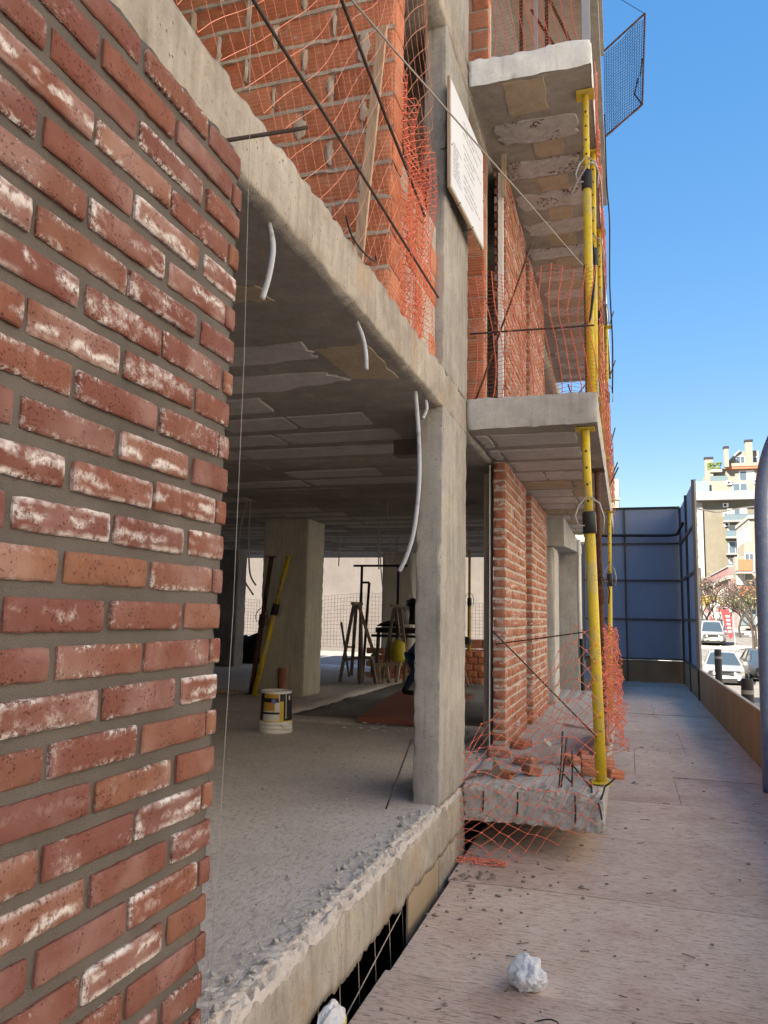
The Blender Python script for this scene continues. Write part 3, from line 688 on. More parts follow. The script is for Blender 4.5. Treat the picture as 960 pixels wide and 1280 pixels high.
# ================================================================= HOLLOW CLAY BRICK WALL, first floor
hw = thing('hollow_brick_wall', 'bright orange hollow clay brick wall crossing the first floor behind the orange net', 'wall', (-2.6, 3.5, 3.03))
def block_mesh(name, L, h, T, seed, mat, rg=.003):
    """local axes: x along, z up, face towards -y"""
    me = brick_mesh(name, L, h, T, seed, mat, 5, 3, .005, rg)
    for v in me.vertices: x, y, z = v.co; v.co = (y, -x, z)
    for p in me.polygons: pass
    me.update(); return me
HK = [block_mesh('hollow_brick', .325, .172, .09, 100+i, MAT['hollow']) for i in range(8)]
HH = [block_mesh('hollow_brick', .155, .172, .09, 120+i, MAT['hollow']) for i in range(3)]
HE = [brick_mesh('hollow_brick', .165, .172, .09, 130+i, MAT['hollow'], 4, 3, .005, .003) for i in range(4)]
rr = random.Random(31); lumps = MB()
for k in range(12):
    z = 3.125 + .188*k; xr = -1.085; 
    inst(rr.choice(HE), 'hollow_brick', hw, (-1.082+rr.uniform(-.004, .004), 3.545, z), (0, 0, 0))
    x = xr - .004 - (.155 if k % 2 else .325)
    inst((rr.choice(HH) if k % 2 else rr.choice(HK)), 'hollow_brick', hw, (xr-.006-(.155 if k % 2 else .325)/2, 3.45+rr.uniform(-.004, .004), z))
    while x > -3.6:
        xc = x-.02-.325/2
        inst(rr.choice(HK), 'hollow_brick', hw, (xc, 3.45+rr.uniform(-.006, .006), z+rr.uniform(-.004, .004)), (0, rr.uniform(-.01, .01), 0))
        # mortar squeezed from the upright joint
        hgt = rr.uniform(.10, .17); wd = rr.choice((.010, .013, .016, .022, .034))
        jx = x-.01+rr.uniform(-.01, .01); zc = z+rr.uniform(-.02, .02); pts = [(jx+math.cos(a)*wd*rr.uniform(.82, 1.1), 3.45-.008, zc+math.copysign(abs(math.sin(a))**.7, math.sin(a))*hgt*.55*rr.uniform(.92, 1.06)) for a in [i*math.pi/7 for i in range(14)]]; pts = [(q_[0]+.014*fr(Vector(q_), 30, 3), q_[1], q_[2]+.02*fr(Vector(q_)+Vector((3, 0, 0)), 30, 3)) for q_ in pts]
        lumps.add(pts+[(q[0]*1.0+(q[0]-jx)*.25, 3.47, zc+(q[2]-zc)*1.1) for q in pts]+[(jx, 3.45-.018, zc)], [(i, (i+1) % 14, 28) for i in range(14)]+[(14+i, 14+(i+1) % 14, (i+1) % 14, i) for i in range(14)])
        x -= .345
    zz = z-.094; q = 3.45
    n = 60; vs = []; 
    for i in range(n+1):
        xx = -1.085-2.5*i/n; a = .008*fr((xx, 0, z), 9, 4)
        vs += [(xx, q-.003-.016*max(0, fr((xx, 3, z), 11, 4)), zz-.012+a), (xx, q-.003-.010*max(0, fr((xx, 7, z), 11, 4)), zz+.010+a), (xx, q+.02, zz-.014), (xx, q+.02, zz+.014)]
    f_ = []
    for i in range(n): o = 4*i; f_ += [(o, o+4, o+5, o+1)[::-1], (o, o+2, o+6, o+4)[::-1], (o+1, o+5, o+7, o+3)[::-1]]
    lumps.add(vs, f_)
lumps.build('mortar', 'mortar_lt', hw)
b = MB(); b.box(-3.65, 3.458, 3.03, -1.092, 3.63, 5.36); b.build('mortar', 'mortar_lt', hw)
# low sill wall of the same brick between the cross wall and the column
sw = thing('sill_wall', 'low orange hollow brick sill wall beside the upper concrete column, behind dense red net', 'wall', (-1.1, 4.06, 3.03))
for k in range(5):
    for i, yy in enumerate((3.72, 3.90, 4.08, 4.26, 4.42)):
        if k == 4 and i > 2: continue
        inst(rr.choice(HE), 'hollow_brick', sw, (-1.10+rr.uniform(-.01, .005), yy, 3.125+.19*k), (rr.uniform(-.02, .02), 0, 0), (1, 1.0, 1))
b = MB(); b.box(-1.22, 3.64, 3.03, -1.108, 4.49, 3.95); b.build('mortar', 'mortar_lt', sw)

# ================================================================= BRICK PIERS and their neighbours on two storeys
PB = [brick_mesh('brick', .245, .060, .10, 200+i, MAT['brick_pier'], 4, 1, .004, .003) for i in range(8)]
def front_mesh(name, L, h, T, seed, mat):
    me = brick_mesh(name, L, h, T, seed, mat, 3, 1, .004, .003)
    for v in me.vertices: x, y, z = v.co; v.co = (y, -x, z)
    me.update(); return me
PF = [front_mesh('brick', .20, .062, .10, 230+i, MAT['brick_pier']) for i in range(6)]
def pier(label, x0, x1, y0, y1, z0, z1):
    t = thing('brick_pier', label, 'pier', ((x0+x1)/2, y0, z0), 'facing brick piers behind the balconies')
    n = int((z1-z0)/.0785); ph = (z1-z0)/n
    b = MB(); b.box(x0+.006, y0+.006, z0, x1-.008, y1-.004, z1-.004); b.build('mortar', 'mortar_lt', t)
    for k in range(n):
        z = z0+ph*(k+.5); sx = (x1-x0)/.205
        inst(rr.choice(PF), 'brick', t, ((x0+x1)/2+rr.uniform(-.005, .005), y0+rr.uniform(-.006, .004), z), (0, rr.uniform(-.02, .02), 0), (sx, 1, rr.uniform(.85, 1.1)))
        y = y0+.012+(.13 if k % 2 else .0)
        if k % 2: inst(rr.choice(PB), 'brick', t, (x1+rr.uniform(-.004, .003), y0+.066, z), (0, 0, 0), (1, .48, .95))
        while y < y1-.06:
            Lb = min(.245, y1-y-.006)
            inst(rr.choice(PB), 'brick', t, (x1+rr.uniform(-.004, .004), y+Lb/2, z+rr.uniform(-.002, .002)), (rr.uniform(-.01, .01), 0, 0), (1, Lb/.245, rr.uniform(.92, 1.06)))
            y += .262
    return t
pier('nearer red brick pier on the ground floor balcony, right of the pale wooden stud', -1.035, -.93, 6.27, 7.66, .44, 2.79)
pier('farther red brick pier on the ground floor balcony, past a narrow slot', -1.06, -.915, 8.02, 9.60, .44, 2.79)
pier('nearer brick pier on the first floor balcony beside the upright white post', -1.01, -.93, 6.30, 7.74, 3.03, 5.42)
pier('farther brick pier on the first floor balcony, past a dark slot', -1.01, -.93, 8.05, 9.60, 3.03, 5.42)
def stub(label, x0, x1, y, z0, z1):
    t = thing('hollow_brick_stub', label, 'wall', ((x0+x1)/2, y, z0), 'hollow brick stubs beside the facade column')
    n = int(round((z1-z0)/.188)); h = (z1-z0)/n
    b = MB(); b.box(x0, y+.008, z0, x1-.004, y+.17, z1); b.build('mortar', 'mortar_lt', t)
    for k in range(n):
        x = x1; z = z0+h*(k+.5); first = True
        while x > x0+.05:
            L = .155 if (first and k % 2) else .325
            inst(rr.choice(HH if L < .2 else HK), 'hollow_brick', t, (x-L/2, y+rr.uniform(-.004, .004), z), (0, rr.uniform(-.008, .008), 0)); x -= L+.018; first = False
    return t
stub('orange hollow brick stub on the first floor between the concrete column and the dark opening', -1.75, -1.065, 6.0, 3.03, 5.40)
stub('orange hollow brick stub on the second floor above the whitewashed slab edge', -1.75, -1.085, 6.3, 5.65, 7.98)
pn = MB(); pn.box(-.98, 8.6, 5.65, -.30, 8.7, 7.98); tag(pn.build('back_panel', plain('pinkish_render', (.46, .30, .26), .9, 0, .25, 6)), 'pinkish rendered panel behind the red net on the second floor balcony', 'wall')
# ================================================================= SHORING PROPS
def prop(label, base, top, r=.033, split=.68, mat='yellow', dark='black', group='adjustable steel shoring props', detail=True, flip=1):
    base = Vector(base); top = Vector(top); d = (top-base); Ln = d.length; d.normalize()
    t = thing('shoring_prop', label, 'prop', tuple(base), group)
    sp = base + d*Ln*split
    b = MB(); b.tube([base+d*.006, sp], r, 14); b.build('outer_tube', mat, t, True)
    b = MB(); b.tube([sp, top-d*.008], r*.78, 12); b.build('inner_tube', mat, t, True)
    side = d.cross(Vector((0, 1, 0))).normalized(); fw = Vector((0, -1, 0))
    b = MB()
    for i in range(7):
        q = top - d*(.16+.115*i)
        if (q-sp).dot(d) > .06:
            b.tube([q+fw*(r*.775)-side*.0, q+fw*(r*.80)], .0085, 8)
    if b.v: b.build('pin_holes', dark, t)
    b = MB(); b.lathe((0, 0, 0), [(r*1.05, -.10), (r*1.28, -.095), (r*1.28, .035), (r*1.1, .05), (r*.8, .05)], 14)
    rot = d.to_track_quat('Z', 'Y').to_matrix(); b.v = [rot @ q + sp for q in b.v]; b.build('collar', dark, t, True)
    b = MB(); hb = [sp+side*r*1.2*s_ + d*z_ + fw*y_ for s_, z_, y_ in ((-2.0, -.10, .02), (-2.3, 0, .03), (-1.7, .10, .03), (0, .16, .02), (1.5, .09, .03), (2.1, .02, .03), (1.6, -.05, .03), (.6, -.045, .03))]
    b.tube(hb, .006, 6); b.build('pin_handle', 'galv' if mat == 'yellow' else 'rust', t, True)
    for q, nm in ((base, 'base_plate'), (top, 'head_plate')):
        b = MB(); b.box(q.x-.065, q.y-.065, q.z-(.0 if nm[0] == 'b' else .008), q.x+.065, q.y+.065, q.z+(.008 if nm[0] == 'b' else 0)); b.build(nm, mat, t)
    return t
prop('tall yellow shoring prop standing at the corner of the ground floor balcony', (-.178, 5.40, .445), (-.245, 5.34, 2.80), .036, .735)
prop('yellow shoring prop with a black collar on the front corner of the first floor balcony', (-.205, 5.46, 3.035), (-.215, 5.52, 5.43), .031, .715)
prop('second yellow shoring prop on the first floor, close behind the corner one', (-.215, 6.3, 3.035), (-.19, 6.3, 5.43), .031, .62)
prop('yellow shoring prop wrapped in orange net on the first floor edge', (-.185, 7.6, 3.035), (-.185, 7.7, 5.43), .030, .62)
prop('thin yellow shoring prop far along the first floor edge', (-.19, 10.4, 3.035), (-.18, 10.4, 5.43), .028, .6)
prop('slim yellow shoring prop at the far end of the ground floor balcony', (-.20, 9.6, .445), (-.17, 9.6, 2.80), .027, .66)
prop('rusty brown shoring prop behind the yellow corner prop on the ground floor', (-.21, 7.25, .445), (-.22, 6.9, 2.80), .029, .55, 'rust', 'rust')
prop('yellow shoring prop leaning against the inner concrete column', (-4.72, 9.40, .42), (-4.33, 9.49, 2.28), .036, .62, 'yellow')
prop('rusty shoring prop leaning on the inner concrete column behind the yellow one', (-4.80, 9.47, .42), (-4.58, 9.485, 2.26), .036, .55, 'rust', 'rust')
prop('thin old yellow prop seen in the gap beside the front concrete column', (-2.86, 14.6, .35), (-2.86, 14.6, 2.79), .033, .6, 'yellow_old')
prop('yellow shoring prop inside the far concrete portal', (-.98, 14.4, -.2), (-1.0, 14.4, 2.6), .04, .6)

# ================================================================= CONDUITS hanging from the ceilings
def hose(name, label, pts, r, mat, group, catg='conduit'):
    P = [Vector(p) for p in pts]; out = []
    for i in range(len(P)-1):        # Catmull-Rom
        a, b_, c, d = P[max(i-1, 0)], P[i], P[i+1], P[min(i+2, len(P)-1)]
        for k in range(6):
            t = k/6; out.append(.5*((2*b_)+(c-a)*t+(2*a-5*b_+4*c-d)*t*t+(3*b_-a-3*c+d)*t**3))
    out.append(P[-1])
    b = MB(); b.tube(out, r, 9); return tag(b.build(name, mat, None, True), label, catg, group)
G = 'electrical conduits hanging from the ceilings'
hose('conduit', 'short curved pale conduit hanging from the ceiling nearest the red brick wall', [(-1.112, 2.17, 2.80), (-1.088, 2.17, 2.70), (-1.098, 2.17, 2.60), (-1.120, 2.17, 2.52)], .0098, 'conduit', G)
hose('conduit', 'short bent pale conduit hanging from the middle of the slab edge soffit', [(-1.118, 3.06, 2.80), (-1.082, 3.06, 2.715), (-1.065, 3.06, 2.64), (-1.060, 3.06, 2.56)], .0098, 'conduit', G)
hose('conduit', 'long pale conduit curling down beside the front concrete column', [(-1.13, 4.12, 2.80), (-1.105, 4.12, 2.535), (-1.097, 4.12, 2.26), (-1.121, 4.12, 1.987), (-1.164, 4.12, 1.83), (-1.205, 4.12, 1.746)], .0125, 'conduit', G)
hose('conduit', 'stub of pale conduit behind the long one at the column top', [(-1.12, 4.30, 2.80), (-1.11, 4.32, 2.73), (-1.13, 4.30, 2.66)], .011, 'conduit', G)
hose('conduit', 'pair of grey cables hanging low inside, left strand', [(-4.15, 7.9, 2.79), (-4.24, 7.9, 2.35), (-4.20, 7.92, 1.95), (-4.05, 7.95, 1.70)], .010, 'conduit_dk', G)
hose('conduit', 'pair of grey cables hanging low inside, right strand', [(-4.12, 7.9, 2.79), (-4.11, 7.9, 2.3), (-4.09, 7.92, 1.95), (-4.0, 7.9, 1.81)], .010, 'conduit_dk', G)
for i, (x, y, z0, bx) in enumerate(((-3.1, 9.6, 2.1, .0), (-4.0, 12.5, 1.9, .05), (-3.85, 12.6, 2.35, 0), (-3.62, 12.2, 1.95, .04), (-2.55, 8.2, 2.45, .0), (-4.55, 12.0, 2.3, -.03), (-3.75, 13.4, 1.6, .12))):
    hose('conduit', ['thin stub of cable at the middle of the dark inner ceiling', 'thin cable loop hanging left of the saw trestles', 'thin short cable beside the hanging loop', 'thin cable hanging above the saw trestles', 'white cable stub on the dark ceiling near the front column', 'thin cable end above the tall iron frame', 'thin dark cable dangling before the pale wall'][i], [(x, y, 2.79), (x+bx*.3, y, (2.79+z0)/2), (x+bx, y+.05, z0)], .009, 'conduit_dk', G)

# ================================================================= RODS, WIRES
def rod(name, label, a, b_, r, mat, cat_='rod', group=None, sag=0, n=8):
    a = Vector(a); b_ = Vector(b_); pts = []
    for i in range(n+1):
        t = i/n; p = a.lerp(b_, t); p.z -= sag*4*t*(1-t); p += nv(p, 3)*.004; pts.append(p)
    m = MB(); m.tube(pts, r, 7); return tag(m.build(name, mat, None, True), label, cat_, group)
RB = 'reinforcing rods braced across the upper opening'
rod('rebar_rod', 'long dark rod crossing before the orange hollow brick wall down to the concrete column', (-1.02, 1.35, 3.29), (-1.0, 4.13, 3.33), .0065, 'rebar', 'rod', RB)
rod('rebar_rod', 'black rod dropping from the top centre to the foot of the red net', (-1.0, 2.35, 3.87), (-1.04, 3.95, 3.74), .0075, 'rebar', 'rod', RB)
rod('rebar_rod', 'thin grey rod slanting past the white notice board to the yellow prop', (-1.0, 2.5, 3.90), (-.30, 7.3, 4.86), .0048, 'conduit_dk', 'rod', RB)
rod('rebar_rod', 'short dark bar sticking out of the slab edge above the red brick corner', (-1.07, 1.77, 2.815), (-.85, 1.885, 2.895), .006, 'rebar', 'rod', RB)
rod('rebar_rod', 'brown upright bar standing against the front of the upper concrete column', (-1.185, 4.45, 3.03), (-1.165, 4.47, 4.36), .008, 'rust', 'rod', RB)
rod('rebar_rod', 'short brown bar tied to the top of the upright bar', (-1.17, 4.455, 4.12), (-1.155, 4.46, 4.38), .007, 'rust', 'rod', RB)
hose('tie_wire', 'loop of black tie wire on the slab edge at the foot of the leaning plank', [(-1.03, 2.68, 3.07), (-1.03, 2.76, 3.02), (-1.02, 2.90, 3.01), (-1.02, 3.03, 3.04), (-1.03, 3.06, 3.08)], .004, 'wire', None, 'wire')
s = MB(); s.tube([(-1.03, 1.86, 3.02), (-1.03, 1.80, 3.9)], .0014, 5); tag(s.build('guide_string', 'wire_w'), 'pale string hanging in front of the orange net above the red brick wall', 'string')
RG = 'rods across the balcony fronts'
rod('rebar_rod', 'thin brown rod slanting across the ground floor piers down to the yellow prop', (-.87, 5.25, 1.41), (-.20, 5.34, .74), .005, 'rebar', 'rod', RG)
rod('rebar_rod', 'thin level bar tied across the brick piers on the ground floor', (-1.0, 6.2, 1.29), (-.22, 6.0, 1.42), .005, 'rebar', 'rod', RG)
rod('rebar_rod', 'grey guard bar crossing the front of the first floor balcony', (-1.04, 5.28, 3.535), (-.17, 5.30, 3.525), .007, 'rebar', 'rod', RG)
rod('rebar_rod', 'slanted brown bar leaning on the white post on the first floor', (-1.0, 5.3, 3.04), (-.62, 5.5, 4.28), .008, 'rust', 'rod', RG)
rod('rebar_rod', 'thin iron stick lying against the front column on the ground floor', (-1.31, 4.30, .425), (-1.222, 4.50, .78), .005, 'rebar', 'rod', RG)
for i, (a, b_) in enumerate((((-.75, 6.9, 3.04), (-.28, 6.9, 3.62)), ((-.45, 6.9, 3.04), (-.22, 7.0, 3.5)), ((-.30, 6.8, 3.04), (-.46, 6.9, 3.6)))):
    rod('rebar_rod', ['first thin strut crossing low behind the red net', 'second thin strut crossing low behind the red net', 'thin strut leaning the other way behind the red net'][i], a, b_, .006, 'rebar', 'rod', RG)
SB = 'starter bars in the broken balcony edge'
sb = thing('starter_bars', 'bent dark starter bars rising from the broken front of the ground floor balcony', 'rebar', (-.40, 5.3, .43))
for a, b_ in (((-.435, 5.22, .43), (-.41, 5.24, .78)), ((-.425, 5.24, .42), (-.385, 5.26, .75)), ((-.355, 5.22, .44), (-.35, 5.22, .67)), ((-.44, 5.2, .55), (-.345, 5.2, .46)), ((-.375, 5.2, .61), (-.23, 5.2, .44)), ((-.23, 5.2, .40), (-.24, 5.2, .50)), ((-.18, 5.16, .38), (-.15, 5.16, .47)), ((-.15, 5.16, .47), (-.085, 5.15, .53)), ((-.69, 5.118, .25), (-.685, 5.118, .40)), ((-.33, 5.116, .24), (-.33, 5.116, .41)), ((-.91, 5.12, .26), (-.905, 5.12, .39)), ((-.17, 5.12, .28), (-.19, 5.12, .38))):
    m = MB(); m.tube([a, ((Vector(a)+Vector(b_))/2+Vector((.003, 0, 0))), b_], .0062, 6); m.build('bar', 'rebar', sb, True)
# welded mesh down in the gap beside the walkway
gm = thing('welded_mesh', 'rusty welded mesh hanging in the dark gap between slab and walkway', 'mesh', (-1.10, 3, -.2))
m = MB()
for i in range(11): m.tube([(-1.10, 1.7+.22*i, .14), (-1.05, 1.7+.22*i+.05, -.9)], .0022, 5)
m.build('upright_wires', 'board_edge', gm)
m = MB()
for z, z2 in ((-.32, .06), (-.5, -.2)): m.tube([(-1.075, 1.4, z), (-1.085, 3.84, z2)], .0026, 5)
m.build('cross_wires', 'board_edge', gm)
m = MB(); m.box(-1.062, 3.86, -.5, -1.052, 4.497, .155)
tag(m.build('closing_board', plain('tan_board', (.38, .31, .22), .7, 0, .15, 6)), 'tan board closing the gap under the slab before the column foot', 'board')

# ================================================================= NETS
def net(name, label, fn, nu, nv_, r, mat, diamond=True, knots=0, group='plastic safety nets', taper=None, knot_dir=None, catg='net', hr=None, skipf=None):
    b = MB(); P = {}
    for i in range(nu+1):
        for j in range(nv_+1): P[i, j] = Vector(fn(i/nu, j/nv_))
    def seg(a, c, rr_):
        d = c-a
        if d.length < 1e-5: return
        d.normalize(); u = d.orthogonal().normalized(); w_ = d.cross(u)
        o = len(b.v)
        for q in (a, c):
            for k in range(3): b.v.append(q+(u*math.cos(k*2.0944)+w_*math.sin(k*2.0944))*rr_)
        for k in range(3): k2 = (k+1) % 3; b.f.append((o+k, o+k2, o+3+k2, o+3+k)); b.mi.append(0)
    for i in range(nu+1):
        for j in range(nv_+1):
            if skipf and skipf(i/nu, j/nv_): continue
            if diamond:
                if (i+j) % 2: continue
                for dj in (-1, 1):
                    if (i+1, j+dj) in P: seg(P[i, j], P[i+1, j+dj], r)
            else:
                if i < nu: seg(P[i, j], P[i+1, j], hr or r)
                if j < nv_: seg(P[i, j], P[i, j+1], r)
            if knots:
                q = P[i, j]; o = len(b.v)
                b.v += [q+Vector((knots, 0, 0)), q-Vector((knots, 0, 0)), q+Vector((0, knots, 0)), q-Vector((0, knots, 0)), q+Vector((0, 0, knots)), q-Vector((0, 0, knots))]
                b.f += [(o, o+2, o+4), (o+2, o+1, o+4), (o+1, o+3, o+4), (o+3, o, o+4), (o+2, o, o+5), (o+1, o+2, o+5), (o+3, o+1, o+5), (o, o+3, o+5)]; b.mi += [0]*8
    return tag(b.build(name, mat), label, catg, group)
def f_upper(u, v):
    y = 1.15 + 3.0*u; z = 3.02 + 2.33*v
    x = -1.065 + .05*noise.noise(Vector((y*1.7, z*1.1, 2))) + .035*math.sin(y*6+z*2)*v
    sag = .06*noise.noise(Vector((y*2.2, z*.9, 9)))
    return (x, y+sag, z + .08*noise.noise(Vector((y*1.3, z, 4))))
net('safety_net', 'orange diamond net hung along the first floor edge before the hollow brick wall', f_upper, 50, 30, .0010, 'net_pale', True, 0)
def f_dense(u, v):
    y = 3.50 + .62*u; z = 3.02 + 1.32*v - .15*u*v
    return (-1.045 + .06*noise.noise(Vector((y*6, z*2, 1))) + .03*math.sin(u*22), y + .03*noise.noise(Vector((y, z*3, 5))), z)
net('safety_net', 'dense red net bunched between the hollow brick wall and the upper column', f_dense, 26, 58, .0019, 'net_red', True, 0)
def f_g(u, v):
    top = .62 + .80*min(1, u*1.15) + .06*math.sin(u*9)
    low = .005 + (.0 if u < .3 else .02) + .28*max(0, u-.48)*1.6
    x = -1.03 + .84*u; z = low + (top-low)*v
    lean = .9*max(0, z-.5)                      # the upper half falls back over the floor
    y = 5.07 - .06*math.sin(v*3.14) + .05*noise.noise(Vector((x*4, z*4, 1))) + .30*max(0, z-.50)*(1-u*.5)
    if z < .18: y -= .10*(.18-z)/.18
    return (x + .035*noise.noise(Vector((x*5, z*5, 7))), y, z + .02*noise.noise(Vector((x*6, z*3, 3))))
net('safety_net', 'sagging orange diamond net draped over the broken front of the ground floor balcony', f_g, 14, 22, .0022, 'net', True, .0075)
def f_tail(u, v):
    x = -1.02 + .30*u+.05*noise.noise(Vector((u*5, v*5, 1))); y = 4.97 - .1*v + .06*noise.noise(Vector((u*4, v*7, 6)))
    return (x, y, .012 + .02*abs(noise.noise(Vector((u*9, v*9, 2)))))
net('safety_net', 'orange net scraps crumpled on the walkway at the foot of the column', f_tail, 7, 6, .003, 'net', True, .009)
def f_bunch(u, v):
    y = 6.4 + 2.2*u; z = .46 + (1.0 - .25*abs(u-.4))*v
    a = .10*(1-.55*v)
    return (-.14 + a*math.sin(u*31+v*3) + .10*noise.noise(Vector((u*14, v*5, 3)))*(1.3-v), y + .15*noise.noise(Vector((u*9, v*7, 8))), z + .10*noise.noise(Vector((u*12, v*4, 5))))
net('safety_net', 'thick bunch of orange net tied to the balcony edge behind the yellow prop', f_bunch, 40, 24, .0023, 'net', True, .009)
def f_low(u, v):
    x = -.88 + .70*u; y = 5.75 + 1.3*v + .1*noise.noise(Vector((u*3, v*3, 1)))
    return (x + .05*noise.noise(Vector((u*6, v*6, 3))), y, .47 + .9*max(0, v-.35)*(.3+.7*u) + .03*noise.noise(Vector((u*7, v*7, 9))))
net('safety_net', 'loose orange net lying over the ground floor balcony between brick pier and prop', f_low, 11, 13, .0020, 'net', True, .008)
def f_1(u, v):
    x = -1.035 + .87*u; z = 3.04 + .93*v
    return (x + .045*math.sin(v*4.2+u*2.2)+ .02*noise.noise(Vector((x*4, z*4, 1))), 5.30 + .05*math.sin(u*14+v*2), z + .02*math.sin(u*11))
net('safety_net', 'square mesh red net stretched across the first floor balcony opening', f_1, 13, 32, .0034, 'net_red', False, .0068, hr=.0017)
def f_2(u, v):
    x = -.95 + .78*u; z = 5.66 + 1.0*v
    return (x + .06*math.sin(v*4+u*3), 5.5 + .05*math.sin(u*13), z)
net('safety_net', 'red net across the second floor balcony opening at the top', f_2, 10, 32, .0032, 'net_red', False, .0065, hr=.0012)
def f_edge(u, v):
    return (-.145 + .02*math.sin(u*40), 5.6 + 6.5*u, 3.04 + .85*v + .05*math.sin(u*17))
net('safety_net', 'orange net along the outer edge of the first floor balcony seen end on', f_edge, 60, 16, .003, 'net_red', True, 0)
def f_edge2(u, v):
    return (-.14 + .012*math.sin(u*30), 5.4 + 3.2*u, 5.05 + .55*v + .04*math.sin(u*17))
net('safety_net', 'narrow strip of red net hanging off the outer edge of the second floor slab', f_edge2, 40, 10, .0032, 'net_red', True, 0)
def f_yard(u, v):
    return (-9.4 + 7.2*u, 16.9 + .05*math.sin(u*20), .75 + 1.15*v - .10*math.sin(u*9)*v)
net('safety_net', 'faded pinkish net fence at the back opening before the pale wall', f_yard, 90, 14, .004, plain('faded_net', (.62, .33, .25), .7), False, 0, hr=.003)

# ================================================================= PLANK, NOTICE BOARD, POSTS, STUDS
m = MB(); m.beam((-1.21, 3.30, 3.04), (-1.11, 3.33, 4.44), .048, .022, (0, 1, 0))
tag(m.build('timber_plank', 'wood'), 'narrow raw timber plank leaning upright against the orange hollow brick wall', 'plank')
nb = thing('notice_board', 'white notice board with grey print wired to the side of the upper concrete column', 'board', (-1.0, 4.8, 4.1))
nbA, nbB, nbC, nbD = Vector((-1.02, 4.42, 4.18)), Vector((-.965, 5.30, 4.17)), Vector((-.972, 5.30, 4.93)), Vector((-1.03, 4.42, 4.95))
def q2(u, v): return nbA.lerp(nbB, u).lerp(nbD.lerp(nbC, u), v)
m = MB(); nrm = (nbB-nbA).cross(nbD-nbA).normalized()
m.prism([nbA, nbB, nbC, nbD], nrm, .018); m.build('backing', 'wood', nb)
M_PRINT = plain('white_sheet', (.68, .73, .82), .6, 0, .03)
m = MB(); e = .018; m.prism([q2(.02, .02)+nrm*e, q2(.985, .02)+nrm*e, q2(.985, .985)+nrm*e, q2(.02, .985)+nrm*e], nrm, .004); m.build('printed_sheet', M_PRINT, nb)
m = MB(); rp = random.Random(8)
def ink(u0, u1, v0, v1):
    o_ = nrm*(e+.0055); m.add([q2(u0, v0)+o_, q2(u1, v0)+o_, q2(u1, v1)+o_, q2(u0, v1)+o_], [(0, 1, 2, 3)])
for k in range(13):
    v = .84-.056*k; u = .34+rp.uniform(0, .05)
    if k in (3, 8): continue
    end = rp.uniform(.62, .93)
    while u < end: L_ = rp.uniform(.04, .16); ink(u, min(u+L_, end), v, v+rp.uniform(.010, .017)); u += L_+.016
for k in range(9):
    v = .44-.036*k; u = .07; end = rp.uniform(.2, .3)
    while u < end: L_ = rp.uniform(.03, .08); ink(u, min(u+L_, end), v, v+.012); u += L_+.012
pr = m.build('print', plain('grey_ink', (.30, .32, .37), .7), nb); pr['kind'] = 'stuff'
m = MB()
for u, v in ((.25, .02), (.62, .02), (.03, .4), (.97, .5), (.97, .8)):
    p = q2(u, v); m.tube([p+nrm*.028, p+nrm*.01-Vector((0, 0, .02)), p-nrm*.05-Vector((0, 0, .02))], .003, 5)
m.build('tie_wires', 'wire', nb)
def post(label, x, y, z0, z1, w_, mat, catg='post', dep=None):
    m = MB(); m.box(x-w_/2, y-(dep or w_)/2, z0, x+w_/2, y+(dep or w_)/2, z1); return tag(m.build('upright_post', mat), label, catg, 'upright posts on the storeys')
post('pale wooden stud standing in the dark opening left of the ground floor brick pier', -1.115, 6.45, .43, 2.72, .046, 'wood')
post('thin black edged strip beside the front of the ground floor brick pier', -1.048, 6.30, .44, 2.74, .014, 'black', 'strip', .05)
post('thin white metal strip beside the front of the ground floor brick pier', -1.060, 6.28, .44, 2.76, .007, 'white', 'strip', .03)
post('white painted post in front of the first floor brick pier', -.955, 6.18, 3.03, 5.30, .04, 'white')
post('short wooden block on top of the first floor white post', -.92, 6.12, 5.05, 5.43, .035, 'wood')
post('dark iron upright at the right end of the first floor balcony front', -.235, 5.36, 3.03, 4.0, .012, 'rust')
post('grey post at the outer corner of the second floor balcony', -.20, 5.5, 5.65, 7.95, .06, 'galv')
for i, x in enumerate((-.74, -.62, -.53)):
    post(['first thin grey upright behind the net on the second floor', 'second thin grey upright behind the net on the second floor', 'third thin grey upright behind the net on the second floor'][i], x, 5.9, 5.65, 7.95, .028, 'galv' if i == 1 else 'rust')
rod('rebar_rod', 'long brace slanting behind the second floor net', (-.75, 5.8, 7.2), (-.22, 5.7, 5.75), .012, 'rust', 'rod', RG)
rod('rebar_rod', 'second brace slanting lower behind the second floor net', (-.70, 6.3, 6.9), (-.22, 6.0, 5.75), .012, 'rust', 'rod', RG)
m = MB(); m.box(-1.6, 5.27, 2.66, -1.10, 5.40, 2.78); tag(m.build('lintel', 'wood_dk'), 'dusty timber lintel under the first floor slab behind the column', 'lintel')
m = MB(); m.tube([(-.70, 12.5, .9), (-.70, 12.5, 2.75)], .03, 10); tag(m.build('waste_pipe', 'white', None, True), 'white plastic waste pipe standing before the far concrete portal', 'pipe')
m = MB(); m.tube([(-.66, 12.45, -.1), (-.67, 12.45, 1.2)], .03, 10); tag(m.build('waste_pipe', 'black', None, True), 'black pipe standing at the right of the far concrete portal', 'pipe')

